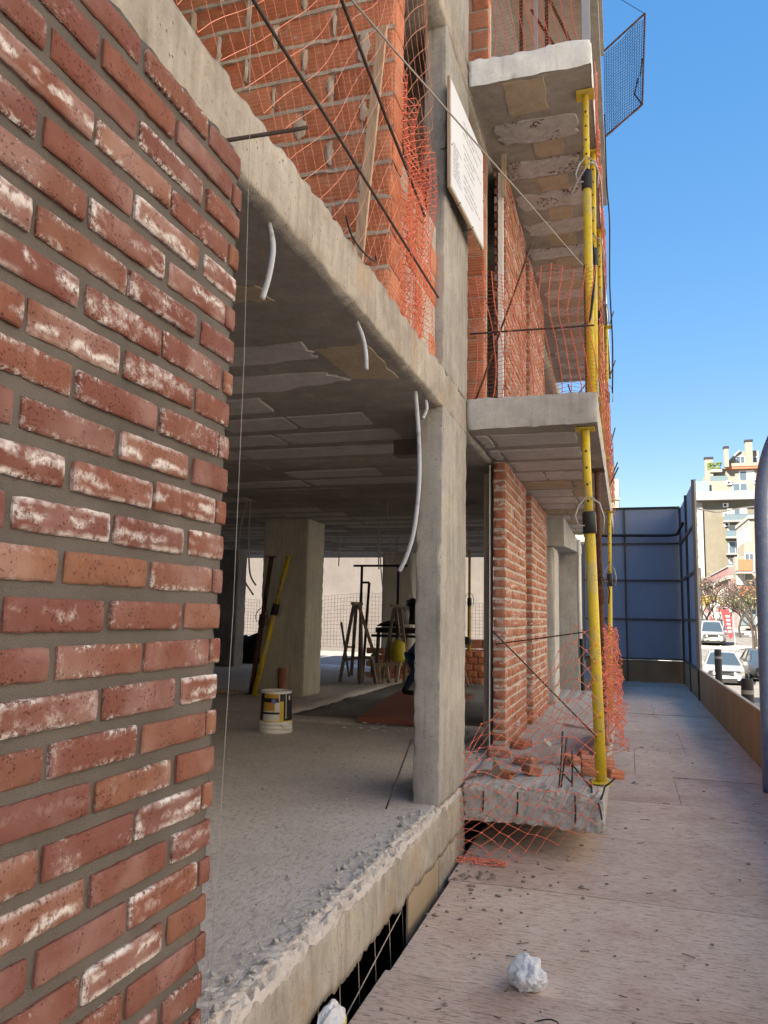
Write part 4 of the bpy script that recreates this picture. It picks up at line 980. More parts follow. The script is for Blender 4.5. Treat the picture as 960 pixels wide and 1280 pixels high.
# ================================================================= CATCH SCREEN high on the facade
cs = thing('catch_screen', 'blue grey mesh catch screen in a rusty frame jutting out against the sky', 'screen', (-.05, 10, 8.2))
cA, cB, cC, cD = Vector((-.14, 10, 7.95)), Vector((.345, 10, 8.33)), Vector((.41, 10, 9.66)), Vector((-.13, 10, 9.22))
m = MB()
for a, b_ in ((cA, cB), (cB, cC), (cC, cD)): m.tube([a, b_], .014, 6)
m.build('frame', 'rust', cs)
def f_cs(u, v):
    p = (cA.lerp(cB, u)).lerp(cD.lerp(cC, u), v*.94); return p + Vector((0, .03*math.sin(u*9+v*4), .03*math.sin(u*3.1)*v))
nn = net('mesh', '', f_cs, 17, 30, .004, 'net_blue', False, 0); nn.parent = cs; nn.matrix_parent_inverse = Matrix.Translation(-cs.location)
for k in ('label', 'category', 'group'): del nn[k]
m = MB()
for i in range(7):
    for j in range(9):
        P_ = [f_cs(i/7+.004, j/9+.004)+Vector((0, .012, 0)), f_cs((i+1)/7-.004, j/9+.004)+Vector((0, .012, 0)), f_cs((i+1)/7-.004, (j+1)/9-.004)+Vector((0, .012, 0)), f_cs(i/7+.004, (j+1)/9-.004)+Vector((0, .012, 0))]
        m.add(P_, [(0, 1, 2, 3)])
tv = NT('gauze'); tv.b.inputs['Alpha'].default_value = .10; M_GZ = tv.done((.10, .15, .26), .9)
m.build('gauze', M_GZ, cs)
for a, b_ in (((.36, 10, 9.0), (.33, 10, 8.75)), ((.345, 10, 8.33), (.25, 10, 8.5)), ((.25, 10, 8.5), (.30, 10, 8.72))):
    m = MB(); m.tube([a, b_], .010, 5); m.build('bracket', 'dark_steel', cs)
rod('guy_wire', 'thin cable running up from the tip of the catch screen', (.40, 10, 9.66), (.1, 10, 9.95), .004, 'wire', 'cable')
# cables and bits hanging off the slab edges
hose('hanging_cable', 'black cable running down the outer edge of the upper balconies', [(-.125, 9.0, 7.6), (-.115, 8.8, 6.6), (-.09, 8.6, 6.0), (-.10, 8.5, 5.2), (-.085, 8.7, 4.6), (-.10, 9, 4.1)], .008, 'wire', None, 'cable')
hose('hanging_cable', 'grey cable tied round the first floor prop and over the slab edge', [(-.33, 5.5, 4.62), (-.24, 5.42, 4.74), (-.17, 5.4, 4.80), (-.12, 5.5, 4.74), (-.11, 5.7, 4.6)], .006, 'galv', None, 'cable')
hose('hanging_cable', 'black strap tying the first floor props together', [(-.26, 5.36, 3.55), (-.20, 5.40, 3.62), (-.165, 5.55, 4.1), (-.2, 5.8, 4.4)], .009, 'wire', None, 'cable')
for i, (y, z, dx) in enumerate(((12.6, 6.3, .06), (12.4, 5.4, .07), (11.2, 3.5, .08), (12.0, 4.2, .05), (9.5, 3.1, .1))):
    rod('rebar_stub', ['bar end poking from the facade highest against the sky', 'bar end poking from the facade near the second slab end', 'bar end poking out at the first floor net', 'bar end poking out between the floors', 'bar end poking out near the first slab'][i], (-.16, y, z), (-.155+dx, y, z+.22), .009, 'rebar', 'rod', 'bar ends along the facade')
# ================================================================= THINGS INSIDE THE GROUND FLOOR
bk = thing('paint_bucket', 'upside down white paint bucket with a black and gold label standing on the rough floor', 'bucket', (-3.10, 6.64, .42))
bc = Vector((-3.10, 6.64, .42)); bk.scale = (1, 1, .935)
m = MB(); m.lathe(bc, [(.150, 0), (.157, .004), (.157, .022), (.150, .026), (.150, .040), (.156, .044), (.156, .060), (.149, .064), (.149, .080), (.153, .084), (.153, .096), (.147, .10), (.147, .112)], 32)
m.lathe(bc, [(.1385, .375), (.141, .385), (.141, .40), (.132, .402), (.130, .388), (.02, .386), (.0, .386)], 32)
m.build('bucket_body', 'white', bk, True)
LM = [plain('label_black', (.018, .017, .018), .45), plain('label_gold', (.45, .27, .05), .5), plain('label_yellow', (.62, .45, .06), .5), plain('label_white', (.62, .62, .60), .6), plain('label_blue', (.18, .16, .42), .5)]
m = MB(); NA, NZ = 72, 26
for j in range(NZ+1):
    zf = j/NZ; r_ = .1475-.009*zf
    for i in range(NA+1):
        a = R(-154.8 - 20 + 220*i/NA); m.v.append(bc+Vector((r_*math.cos(a), r_*math.sin(a), .112+.264*zf)))
for j in range(NZ):
    for i in range(NA):
        u = (math.sin(R(-90-20+220*(i+.5)/NA))+1)/2 if 0 < (-110+220*(i+.5)/NA+90) < 180 else (0 if i < NA/2 else 1); v = (j+.5)/NZ; k = 0
        if .10 < u < .60:
            if v < .05: k = 0
            elif v < .27: k = 3
            elif v < .34: k = 0
            elif v < .40: k = 3
            elif v < .68: k = 1 if u < .46 else 3
            elif v < .84: k = 0
            else: k = 1
        elif .60 <= u < .74: k = 2 if v < .72 else 0
        if abs(u-.41) < .075 and abs(v-.74) < .09 and ((u-.41)/.075)**2+((v-.74)/.09)**2 < 1: k = 4
        if .80 < u < .825 and v > .1: k = 3
        if .90 < u < .94 and .75 < v < .93: k = 3
        if .585 < u < .61 and v > .72: k = 3
        if v < .03: k = 2
        m.f.append((j*(NA+1)+i, j*(NA+1)+i+1, (j+1)*(NA+1)+i+1, (j+1)*(NA+1)+i)); m.mi.append(k)
m.build('label', LM, bk, True)
m = MB(); m.tube([bc+Vector((.10, -.12, .09)), bc+Vector((.15, -.11, .06)), bc+Vector((.175, -.075, .03))], .006, 6); m.build('handle', 'white', bk, True)
m = MB(); m.lathe((-4.29, 9.34, .43), [(.055, 0), (.055, .36), (.048, .36), (.048, .05)], 20); tag(m.build('drain_pipe', 'pvc_terra', None, True), 'short terracotta coloured plastic pipe standing at the foot of the inner column', 'pipe')
m = MB(); m.tube([(-3.98, 8.55, .47), (-3.92, 8.52, .47)], .045, 12); tag(m.build('pipe_end', 'black', None, True), 'small black pipe end lying on the step near the paint bucket', 'pipe')
m = MB(); m.prism([(-2.62, 7.56, .421), (-2.0, 7.56, .421), (-2.0, 10.5, .421), (-3.05, 10.5, .421)], (0, 0, 1), .05); tag(m.build('formwork_board', 'red_board'), 'wide reddish formwork board lying on the floor left of the front column', 'board')
m = MB(); m.beam((-6.6, 9.3, .455), (-4.95, 9.35, .455), .10, .05); tag(m.build('timber_batten', 'wood'), 'dusty timber batten lying on the floor by the yellow leaning prop', 'timber')
m = MB(); m.beam((-6.2, 8.75, .445), (-5.3, 8.95, .445), .08, .03); tag(m.build('timber_batten', 'wood_dk'), 'short grey batten lying left of the paint bucket', 'timber')
hp = MB(); 
for i, (x, y, z, r_) in enumerate(((-8.9, 15.4, .55, .45), (-8.3, 15.3, .55, .5), (-7.8, 15.4, .62, .42), (-7.6, 15.3, .85, .32), (-8.1, 15.5, .8, .35), (-9.3, 15.4, .5, .35))): hp.rock((x, y, z), r_, i, (1.2, .8, .8))
hp.prism([(-7.9, 15.2, .7), (-7.2, 15.2, 1.35), (-7.05, 15.2, 1.3), (-7.3, 15.2, .5)], (0, 1, 0), .25)
tag(hp.build('tarp_heap', 'tarp'), 'heap of crumpled black tarpaulin at the back opening behind the leaning props', 'tarpaulin')
def IX(px): return -4.40+(px-425)*.0132
def IZ(py): return max(.43, 1.5+(776-py)*.0141)
fm = thing('iron_frame', 'tall dark iron frame with a level top bar behind the trestles', 'frame', (IX(466), 12.0, .42))
for a, b_ in (((433, 719), (503, 719)), ((444, 719), (443, 850)), ((491.5, 719), (491, 850)), ((444, 738.5), (454, 738.5)), ((454, 738.5), (448, 850))):
    m = MB(); m.beam((IX(a[0]), 12.0, IZ(a[1])), (IX(b_[0]), 12.0, IZ(b_[1])), .035, .035); m.build('bar', 'dark_steel', fm)
def trestle(label, pts, y, th=.045, mat='wood_dk', name='trestle', catg='trestle'):
    t = thing(name, label, catg, (IX(pts[0][0][0]), y, .42), 'work trestles')
    for k, (a, b_) in enumerate(pts):
        dy = (.0, .18, -.02, .16)[k % 4]
        m = MB(); m.beam((IX(a[0]), y, IZ(a[1])), (IX(b_[0]), y+dy, IZ(b_[1])), th, th); m.build('leg' if abs(a[1]-b_[1]) > 25 else 'rail', mat, t)
    return t
trestle('tall folding wooden trestle ladder below the iron frame', [((440, 763), (424, 853)), ((443, 765), (434, 845)), ((449, 775), (453, 855)), ((446, 765), (464, 822)), ((430, 827), (452, 824)), ((437, 763), (446, 763))], 11.8)
trestle('pale wooden trestle with an arched top in front of the saw bench', [((489, 768), (475, 855)), ((491, 766), (492, 800)), ((497, 768), (507, 830)), ((485, 765), (500, 765))], 11.9)
trestle('small low wooden stool frame between the two trestles', [((456, 823), (455, 855)), ((469, 823), (471, 855)), ((455, 823), (470, 823)), ((456, 841), (470, 841))], 11.6, .05)
trestle('spindly wooden stand behind the inner column foot', [((404, 785), (417, 850)), ((412, 815), (419, 815)), ((415, 795), (406, 850))], 12.5, .03)
trestle('low pale wooden sawhorse under the yellow drum', [((477, 830), (508, 828)), ((480, 830), (478, 850)), ((505, 829), (503, 848)), ((490, 830), (489, 846))], 11.5, .05, 'wood')
sbn = thing('saw_bench', 'dark saw bench loaded with tools and a round saw behind the trestles', 'bench', (IX(490), 12.3, .42))
m = MB(); m.box(IX(461), 12.1, IZ(796), IX(521), 12.8, IZ(790)); m.build('bench_top', 'dark_steel', sbn)
m = MB(); m.box(IX(455), 12.12, IZ(801), IX(521), 12.16, IZ(798)); m.build('rail', 'dark_steel', sbn)
for x in (464, 480, 500, 519):
    m = MB(); m.beam((IX(x), 12.15, IZ(792)), (IX(x-2), 12.15, .42), .05, .05); m.build('leg', 'wood_dk', sbn)
m = MB(); m.tube([(IX(494), 12.2, IZ(775)), (IX(494), 12.26, IZ(775))], .16, 20); m.build('saw_disc', 'galv', sbn, True)
m = MB(); m.box(IX(502), 12.2, IZ(786), IX(516), 12.5, IZ(766)); m.rock((IX(506), 12.3, IZ(762)), .16, 3); m.rock((IX(513), 12.3, IZ(768)), .15, 4); m.rock((IX(475), 12.3, IZ(786)), .15, 5, (1.6, 1, .4)); m.build('motor', 'dark_steel', sbn)
m = MB(); m.lathe((IX(496), 11.9, IZ(828)), [(.0, 0), (.10, .0), (.125, .05), (.13, .2), (.115, .30), (.06, .34), (.03, .36)], 18)
tag(m.build('yellow_drum', plain('dusty_yellow', (.50, .42, .04), .5), None, True), 'dusty yellow plastic drum resting behind the sawhorse', 'drum')
rw = thing('low_brick_stack', 'low stack of reddish bricks under the saw bench', 'bricks', (IX(470), 13.0, .35))
for k in range(5):
    for i in range(12): inst(HK[(i+k) % 8], 'brick', rw, (IX(420)+.17+.345*i*.5+(.08 if k % 2 else 0), 13.0, .44+.11*k), (0, 0, 0), (.5, 1, .58))
bs = thing('brick_stack', 'stack of orange hollow bricks seen between the front column and the brick pier', 'bricks', (-2.7, 14.6, .35))
for k in range(4):
    for i in range(5): inst(HK[(i*3+k) % 8], 'brick', bs, (-3.05+.335*i*.75+(.06 if k % 2 else 0), 14.62, .44+.185*k), (0, 0, (i-2)*.03), (.72, 1, 1))
    for i in range(5): inst(HE[(i+k) % 4], 'brick', bs, (-1.9, 14.75+.18*i, .44+.185*k))
m = MB(); m.box(-2.95, 14.45, .80, -2.2, 14.56, .83); tag(m.build('white_board', 'white'), 'white board edge lying across the orange brick stack', 'board')

# a worker bent over behind the front column
def skin_body(name, joints, edges, parent, matf, sub=1):
    me = bpy.data.meshes.new(name+'_cage'); keys = list(joints)
    off = wloc(parent)
    me.from_pydata([tuple(Vector(joints[k][0])-off) for k in keys], [(keys.index(a), keys.index(b_)) for a, b_ in edges], [])
    o = bpy.data.objects.new(name+'_cage', me); COL.objects.link(o)
    md = o.modifiers.new('skin', 'SKIN'); md.use_smooth_shade = True; md.branch_smoothing = .3
    for i, k in enumerate(keys):
        r_ = joints[k][1]; me.skin_vertices[0].data[i].radius = (r_, r_) if not isinstance(r_, tuple) else r_
    me.skin_vertices[0].data[0].use_root = True
    sm = o.modifiers.new('sub', 'SUBSURF'); sm.levels = sub; sm.render_levels = sub
    dg = bpy.context.evaluated_depsgraph_get(); dg.update()
    nm = bpy.data.meshes.new_from_object(o.evaluated_get(dg))
    bpy.data.objects.remove(o); bpy.data.meshes.remove(me)
    nm.name = name; nm.materials.clear()
    mats, pick = matf
    for q in mats: nm.materials.append(q)
    for p in nm.polygons: p.material_index = pick(p.center+off); p.use_smooth = True
    ob = bpy.data.objects.new(name, nm); COL.objects.link(ob); ob.parent = parent; return ob
pz = thing('person', 'worker in blue work clothes bending over behind the front concrete column', 'person', (-2.75, 10.1, .47))
J = {'hip': ((-2.76, 10.2, 1.05), .125), 'waist': ((-2.62, 10.2, 1.13), .125), 'chest': ((-2.40, 10.2, 1.22), .14), 'sh': ((-2.26, 10.2, 1.24), .11), 'neck': ((-2.17, 10.2, 1.22), .055), 'h1': ((-2.10, 10.2, 1.17), .085), 'h2': ((-2.02, 10.2, 1.10), .075),
     'lh': ((-2.77, 10.11, .98), .10), 'lk': ((-2.68, 10.04, .78), .066), 'la': ((-2.83, 10.03, .53), .045), 'lf': ((-2.83, 10.02, .495), .045), 'lt': ((-2.66, 10.0, .49), .035),
     'rh': ((-2.74, 10.29, .98), .10), 'rk': ((-2.55, 10.36, .80), .066), 'ra': ((-2.62, 10.38, .53), .045), 'rf': ((-2.61, 10.38, .495), .045), 'rt': ((-2.44, 10.38, .49), .035),
     'ls': ((-2.27, 10.03, 1.2), .06), 'le': ((-2.22, 9.98, .93), .045), 'lw': ((-2.12, 10.0, .72), .03), 'lp': ((-2.10, 10.0, .65), .034),
     'rs': ((-2.27, 10.37, 1.2), .06), 're': ((-2.22, 10.42, .93), .045), 'rw': ((-2.10, 10.38, .74), .03), 'rp': ((-2.07, 10.38, .67), .034)}
E_ = [('hip', 'waist'), ('waist', 'chest'), ('chest', 'sh'), ('sh', 'neck'), ('neck', 'h1'), ('h1', 'h2'), ('hip', 'lh'), ('lh', 'lk'), ('lk', 'la'), ('la', 'lf'), ('lf', 'lt'), ('hip', 'rh'), ('rh', 'rk'), ('rk', 'ra'), ('ra', 'rf'), ('rf', 'rt'), ('sh', 'ls'), ('ls', 'le'), ('le', 'lw'), ('lw', 'lp'), ('sh', 'rs'), ('rs', 're'), ('re', 'rw'), ('rw', 'rp')]
for s_ in 'lr':
    for i in range(5):
        p = Vector(J[s_+'p'][0]); a = -.028+.014*i; l = (.045, .075, .08, .075, .06)[i]
        J[s_+'q%d' % i] = (tuple(p+Vector((.012, a*1.2, -.03))), .009); J[s_+'f%d' % i] = (tuple(p+Vector((.03, a*1.5, -.03-l))), .0075)
        E_ += [(s_+'p', s_+'q%d' % i), (s_+'q%d' % i, s_+'f%d' % i)]
def pick(c):
    if c.z < .535: return 3
    if c.x > -2.2 and c.z > 1.0: return 2
    if c.z < .80 and c.x > -2.3: return 2
    if c.z > .88 : return 0
    return 1
skin_body('body', J, E_, pz, ([plain('blue_workwear', (.025, .11, .26), .8), plain('jeans', (.035, .065, .14), .85), plain('skin_tone', (.42, .24, .16), .6), plain('boots', (.03, .022, .02), .7)], pick))
m = MB(); m.lathe((-2.06, 10.2, 1.16), [(.10, -.02), (.098, .03), (.07, .07), (.0, .085)], 16); m.build('cap', 'black', pz, True)

# ================================================================= THINGS ON THE GROUND BALCONY AND WALKWAY
def loose(name, label, me, loc, rot, catg, group=None, sc_=None):
    o = bpy.data.objects.new(name, me); COL.objects.link(o); o.location = loc; o.rotation_euler = rot
    if sc_: o.scale = sc_
    return tag(o, label, catg, group)
def broken_brick(seed, L=.14, W=.10, H=.06, mat=None):
    rr_ = random.Random(seed); bm = bmesh.new(); bmesh.ops.create_cube(bm, size=1)
    bmesh.ops.scale(bm, vec=(L, W, H), verts=bm.verts); bmesh.ops.bevel(bm, geom=bm.edges[:], offset=.006, segments=1, affect='EDGES')
    for v in bm.verts:
        n = nv(v.co+Vector((seed, 0, 0)), 22)*.006; v.co += n
        if v.co.x > L*.3: v.co.x += rr_.uniform(-.03, .012)
    me = bpy.data.meshes.new('brick'); bm.to_mesh(me); bm.free(); me.materials.append(mat or MAT['brick_pier']); return me
BB = 'brick bits on the ground floor balcony'
loose('broken_brick', 'broken brick wrapped in orange net at the foot of the nearer pier', broken_brick(1, .17, .11, .07), (-.96, 6.10, .475), (.05, 0, .3), 'brick', BB)
loose('broken_brick', 'low broken brick in the middle of the balcony floor', broken_brick(2, .15, .10, .06), (-.73, 5.85, .47), (0, .08, 2.9), 'brick', BB)
loose('broken_brick', 'dark brick stub at the front left of the balcony beside the column', broken_brick(3, .13, .08, .045), (-.80, 5.36, .46), (0, .05, -.35), 'brick', BB)
loose('broken_brick', 'red brick half tilted against the mortar chunk on the balcony', broken_brick(11, .13, .10, .06), (-.40, 5.98, .475), (.3, .1, 1.1), 'brick', BB)
loose('broken_brick', 'small brick bit near the outer edge of the balcony floor', broken_brick(12, .08, .07, .05), (-.34, 6.35, .465), (0, .1, .5), 'brick', BB)
loose('broken_brick', 'long brick lying by the foot of the nearer pier, behind the wrapped one', broken_brick(13, .22, .10, .06), (-.84, 6.6, .472), (0, 0, 1.4), 'brick', BB)
loose('broken_brick', 'tilted brick half beside the wedge at the balcony front', broken_brick(14, .12, .10, .06), (-.64, 5.50, .47), (.25, 0, 2.2), 'brick', BB)
m = MB(); m.prism([(-.66, 5.92, .44), (-.50, 5.90, .44), (-.475, 5.90, .60), (-.55, 5.91, .57), (-.60, 5.92, .61), (-.635, 5.92, .52)], (0, 1, 0), .12)
tag(m.build('mortar_chunk', 'patch'), 'jagged pale mortar chunk standing on the balcony floor before the starter bars', 'rubble')
m = MB(); m.prism([(-.89, 5.33, .435), (-.79, 5.33, .435), (-.875, 5.33, .565)], (0, 1, 0), .05); tag(m.build('wedge', 'wood_dk'), 'small dark triangular wedge at the front left of the balcony', 'wedge')
m = MB(); m.prism([(-1.02, 5.30, .45), (-.98, 5.26, .47), (-.90, 5.40, .455), (-.94, 5.44, .44)], (0, 0, 1), .02); tag(m.build('timber_offcut', 'wood_dk'), 'dark timber offcut lying against the column on the balcony', 'timber')
loose('clay_block', 'terracotta block wedged behind the foot of the yellow prop', broken_brick(6, .22, .14, .12, MAT['hollow']), (-.21, 5.68, .50), (0, 0, .1), 'brick', 'terracotta blocks at the prop foot')
loose('clay_block', 'small terracotta piece under the wedged block at the prop foot', broken_brick(7, .12, .10, .06, MAT['hollow']), (-.10, 5.62, .47), (0, .1, .6), 'brick', 'terracotta blocks at the prop foot')
eb = thing('edge_bricks', 'short row of bricks stacked along the outer balcony edge under the net bunch', 'bricks', (-.22, 6.9, .44))
for k in range(4):
    for i in range(4 if k < 3 else 2): inst(PB[(i+k) % 8], 'brick', eb, (-.165+rr.uniform(-.006, .006), 6.55+.255*i+(.1 if k % 2 else 0), .475+.068*k))
m = MB(); m.tube([(-.62, 8.1, .455), (-.28, 7.85, .455)], .014, 8); tag(m.build('pipe_offcut', 'white', None, True), 'white pipe offcut lying on the ground floor balcony', 'pipe')
fo = bmesh.new(); bmesh.ops.create_icosphere(fo, subdivisions=4, radius=.072)
for v in fo.verts:
    d = 1+.42*fr(v.co+Vector((2, 5, 1)), 12, 2)+.16*fr(v.co, 40, 2); v.co = Vector((v.co.x*1.0*d, v.co.y*1.15*d, v.co.z*.85*d)); v.co.z = max(v.co.z, -.045)
me = bpy.data.meshes.new('foam_chunk'); fo.to_mesh(me); fo.free(); me.materials.append(MAT['foam'])
loose('foam_chunk', 'white foam chunk lying alone on the plywood walkway', me, (-.415, 3.40, .047), (0, 0, .4), 'foam')
bg_ = thing('plastic_bag', 'crumpled white plastic bag with blue and yellow print stuck in the gap by the slab', 'bag', (-.985, 2.6, .0))
def bag_fn(seed, c, r_, sc3, mat, nm):
    b_ = bmesh.new(); bmesh.ops.create_icosphere(b_, subdivisions=4, radius=1)
    for v in b_.verts:
        d = 1+.30*noise.ridged_multi_fractal(v.co*1.6+Vector((seed, 0, 0)), .9, 2, 4, 1, 2)*.5-.2; v.co = Vector((v.co.x*sc3[0], v.co.y*sc3[1], v.co.z*sc3[2]))*r_*d
    me = bpy.data.meshes.new(nm); b_.to_mesh(me); b_.free(); me.materials.append(mat)
    o = bpy.data.objects.new(nm, me); COL.objects.link(o); o.parent = bg_; o.location = Vector(c)-bg_.location; return o
t = NT('printed_bag'); o = t.sep(); n = t.noise(20, 4, .6)
zz = t.math('ADD', o[2], t.math('MULTIPLY', t.math('SUBTRACT', n, .5), .02)); c = t.mix(t.step(zz, .035, .02), (.66, .70, .74), (.05, .12, .34)); c = t.mix(t.math('MULTIPLY', t.step(zz, .035, .03), t.step(zz, .014, .02)), c, (.75, .66, .05))
bag_fn(3, (-.985, 2.64, .10), .088, (.55, 1.0, 1.05), t.done(c, .4, None, 0, .5), 'bag_body')
m = MB(); m.tube([(-.33+.07*math.cos(a), 3.09+.055*math.sin(a), .012+.012*math.sin(a*2)) for a in [i*.35 for i in range(15)]], .0028, 5); tag(m.build('wire_offcut', 'wire', None, True), 'curl of black wire lying on the walkway near the bottom of the picture', 'wire')
# loose chips: nobody could count these
m = MB(); rd = random.Random(77)
for i in range(170):
    y = 2.2+abs(rd.gauss(0, 1))*4.2; x = rd.uniform(-.98, 1.26) if rd.random() < .6 else -.95+abs(rd.gauss(0, .35))
    if x > 1.27 or y > 20: continue
    r_ = rd.choice((.004, .005, .006, .006, .007, .008, .011)) if rd.random() < .8 else .003
    m.rock((x, y, .004+r_*.3), r_, i, (1.2, .9, .6))
for i in range(80):
    x = -1.0+abs(rd.gauss(0, .3)); y = 4.75+rd.gauss(0, .35)
    m.rock((min(x, 1.2), y, .006), rd.uniform(.004, .016), i+900, (1.2, .9, .6))
m.build('stone_chips', plain('brown_chip', (.27, .22, .19), .95, 0, .45, 40), None, kind='stuff')
m = MB()
for i in range(60):
    x = -.3+rd.gauss(0, .55); y = rd.uniform(2.3, 12); L = rd.uniform(.02, .07); a = rd.gauss(0, .5)
    if not -.95 < x < 1.25: continue
    m.beam((x, y, .007), (x+L*math.cos(a), y+L*math.sin(a), .009), .005, .003)
m.build('wood_splinters', 'wood_dk', None, kind='stuff')
m = MB()
for i in range(260):      # crumbs on the slab, thick along its rim
    if i < 150: x = -1.07-abs(rd.gauss(0, .06)); y = rd.uniform(1.8, 4.4); r_ = rd.uniform(.004, .013)
    else: x = rd.uniform(-3.0, -1.2); y = rd.uniform(2.2, 7.4); r_ = rd.choice((.004, .005, .009))
    m.rock((x, y, .425+r_*.4), r_, i+50, (1.1, 1, .7))
m.build('concrete_crumbs', 'conc_grey', None, kind='stuff')
m = MB()
for i in range(70):
    x = -2.1+rd.gauss(0, .35); y = 7.15+rd.gauss(0, .2) if i < 45 else 6.3+rd.gauss(0, .25)
    if i >= 45: x = -1.15+rd.gauss(0, .1)
    m.rock((x, y, .427), rd.uniform(.006, .020), i+500, (1.4, 1, .4))
m.build('plaster_flakes', 'white', None, kind='stuff')
m = MB()
for i in range(90):
    x = rd.uniform(-.2, 1.2); m.rock((x, 20.1-abs(rd.gauss(0, .12)), .012), rd.uniform(.012, .04), i+700, (1.3, 1, .6))
m.build('rubble_line', 'conc_block', None, kind='stuff')

# ================================================================= HOARDING: blue screen, brown parapet
bf = thing('blue_hoarding', 'tall blue grey panel hoarding closing the end of the walkway', 'fence', (.4, 20.3, 0))
zs_ = [.57, 1.53, 2.49, 3.41, 4.31]; xs_ = [-1.0, .0, 1.32]
for i in range(2):
    for j in range(4):
        m = MB(); m.box(xs_[i]+.012, 20.30, zs_[j]+.012, xs_[i+1]-.012, 20.325, zs_[j+1]-.012); m.build('panel', 'blue', bf)
for z in zs_[:4]:
    m = MB(); m.box(-1.0, 20.262, z-.022, 1.30, 20.299, z+.022); m.build('rail', 'rail', bf)
m = MB(); m.box(-1.0, 20.268, 4.29, 1.32, 20.33, 4.34); m.build('top_cap', 'dark_steel', bf)
m = MB(); m.box(-.022, 20.255, 0, .022, 20.2985, 4.28); m.build('post', 'rail', bf)
for i in range(2):
    m = MB(); m.box(xs_[i]+.004, 20.30, .0, xs_[i+1]-.004, 20.322, .535); m.build('base_board', 'board', bf)
for j in range(4):
    for (ya, yb) in ((16.25, 18.25), (18.26, 20.26)):
        m = MB(); m.box(1.335, ya+.01, zs_[j]+.012, 1.36, yb-.01, zs_[j+1]-.012); m.build('panel', 'blue', bf)
for z in zs_[:4]:
    m = MB(); m.box(1.298, 16.3, z-.03, 1.334, 20.25, z+.03); m.build('rail', 'rail', bf)
for y in (16.22, 18.25, 20.22):
    m = MB(); m.box(1.285, y-.035, 0, 1.334, y+.035, 4.3); m.build('post', 'rail', bf)
m = MB(); m.box(1.336, 16.195, .02, 1.372, 16.248, 4.31); m.build('edge_trim', 'galv', bf)
m = MB(); m.box(1.312, 16.25, -.2, 1.358, 20.26, .54); m.build('base_board', 'board', bf)
m = MB(); m.tube([(-1.0, 20.16, 3.62), (1.05, 20.16, 3.60), (1.22, 19.9, 3.60), (1.24, 18.2, 3.66)], .035, 8); m.build('brace', 'dark_steel', bf, True)
bp = thing('parapet', 'low brown fibreboard parapet along the street side of the walkway', 'parapet', (1.32, 8, 0))
yy = -2.4
while yy < 16.0:
    y1 = min(yy+1.53, 16.19); m = MB(); m.box(1.318, yy+.003, -.02, 1.338, y1-.003, .578); m.build('board', 'board', bp)
    m = MB(); m.box(1.312, yy+.003, .580, 1.352, y1-.003, .596); m.build('cap_strip', 'board_edge', bp)
    yy = y1
for i in range(8):
    m = MB(); m.box(1.340, .5+2*i, -.1, 1.38, .56+2*i, .57); m.build('post', 'wood_dk', bp)
m = MB(); pp = [(1.190, 7.85, .0), (1.198, 7.85, .7), (1.206, 7.85, 1.4), (1.215, 7.85, 2.1), (1.223, 7.85, 2.53), (1.247, 7.85, 2.83), (1.305, 7.85, 3.08), (1.40, 7.86, 3.30), (1.56, 7.88, 3.50), (1.80, 7.9, 3.62)]
P = [Vector(p) for p in pp]; out = []
for i in range(len(P)-1):
    a, b_, c, d = P[max(i-1, 0)], P[i], P[i+1], P[min(i+2, len(P)-1)]
    for k in range(6):
        t_ = k/6; out.append(.5*((2*b_)+(c-a)*t_+(2*a-5*b_+4*c-d)*t_*t_+(3*b_-a-3*c+d)*t_**3))
out.append(P[-1]); 
pk = thing('bent_pole', 'thick blue grey pole curving over at the top by the right edge of the walkway', 'pole', (1.178, 7.85, 0))
m.tube(out, .0575, 18); m.build('shaft', 'pipe_blue', pk, True)
m = MB(); m.box(1.19, 7.70, .003, 1.27, 7.74, .02); tag(m.build('paper_scrap', 'white'), 'scrap of white paper beside the foot of the bent pole', 'paper')
pw = MB(); pw.box(-14, 24, -.5, -.45, 24.25, 3.85); tag(pw.build('party_wall', 'plaster_wall'), 'pale plastered neighbouring wall seen through the back of the ground floor', 'wall')
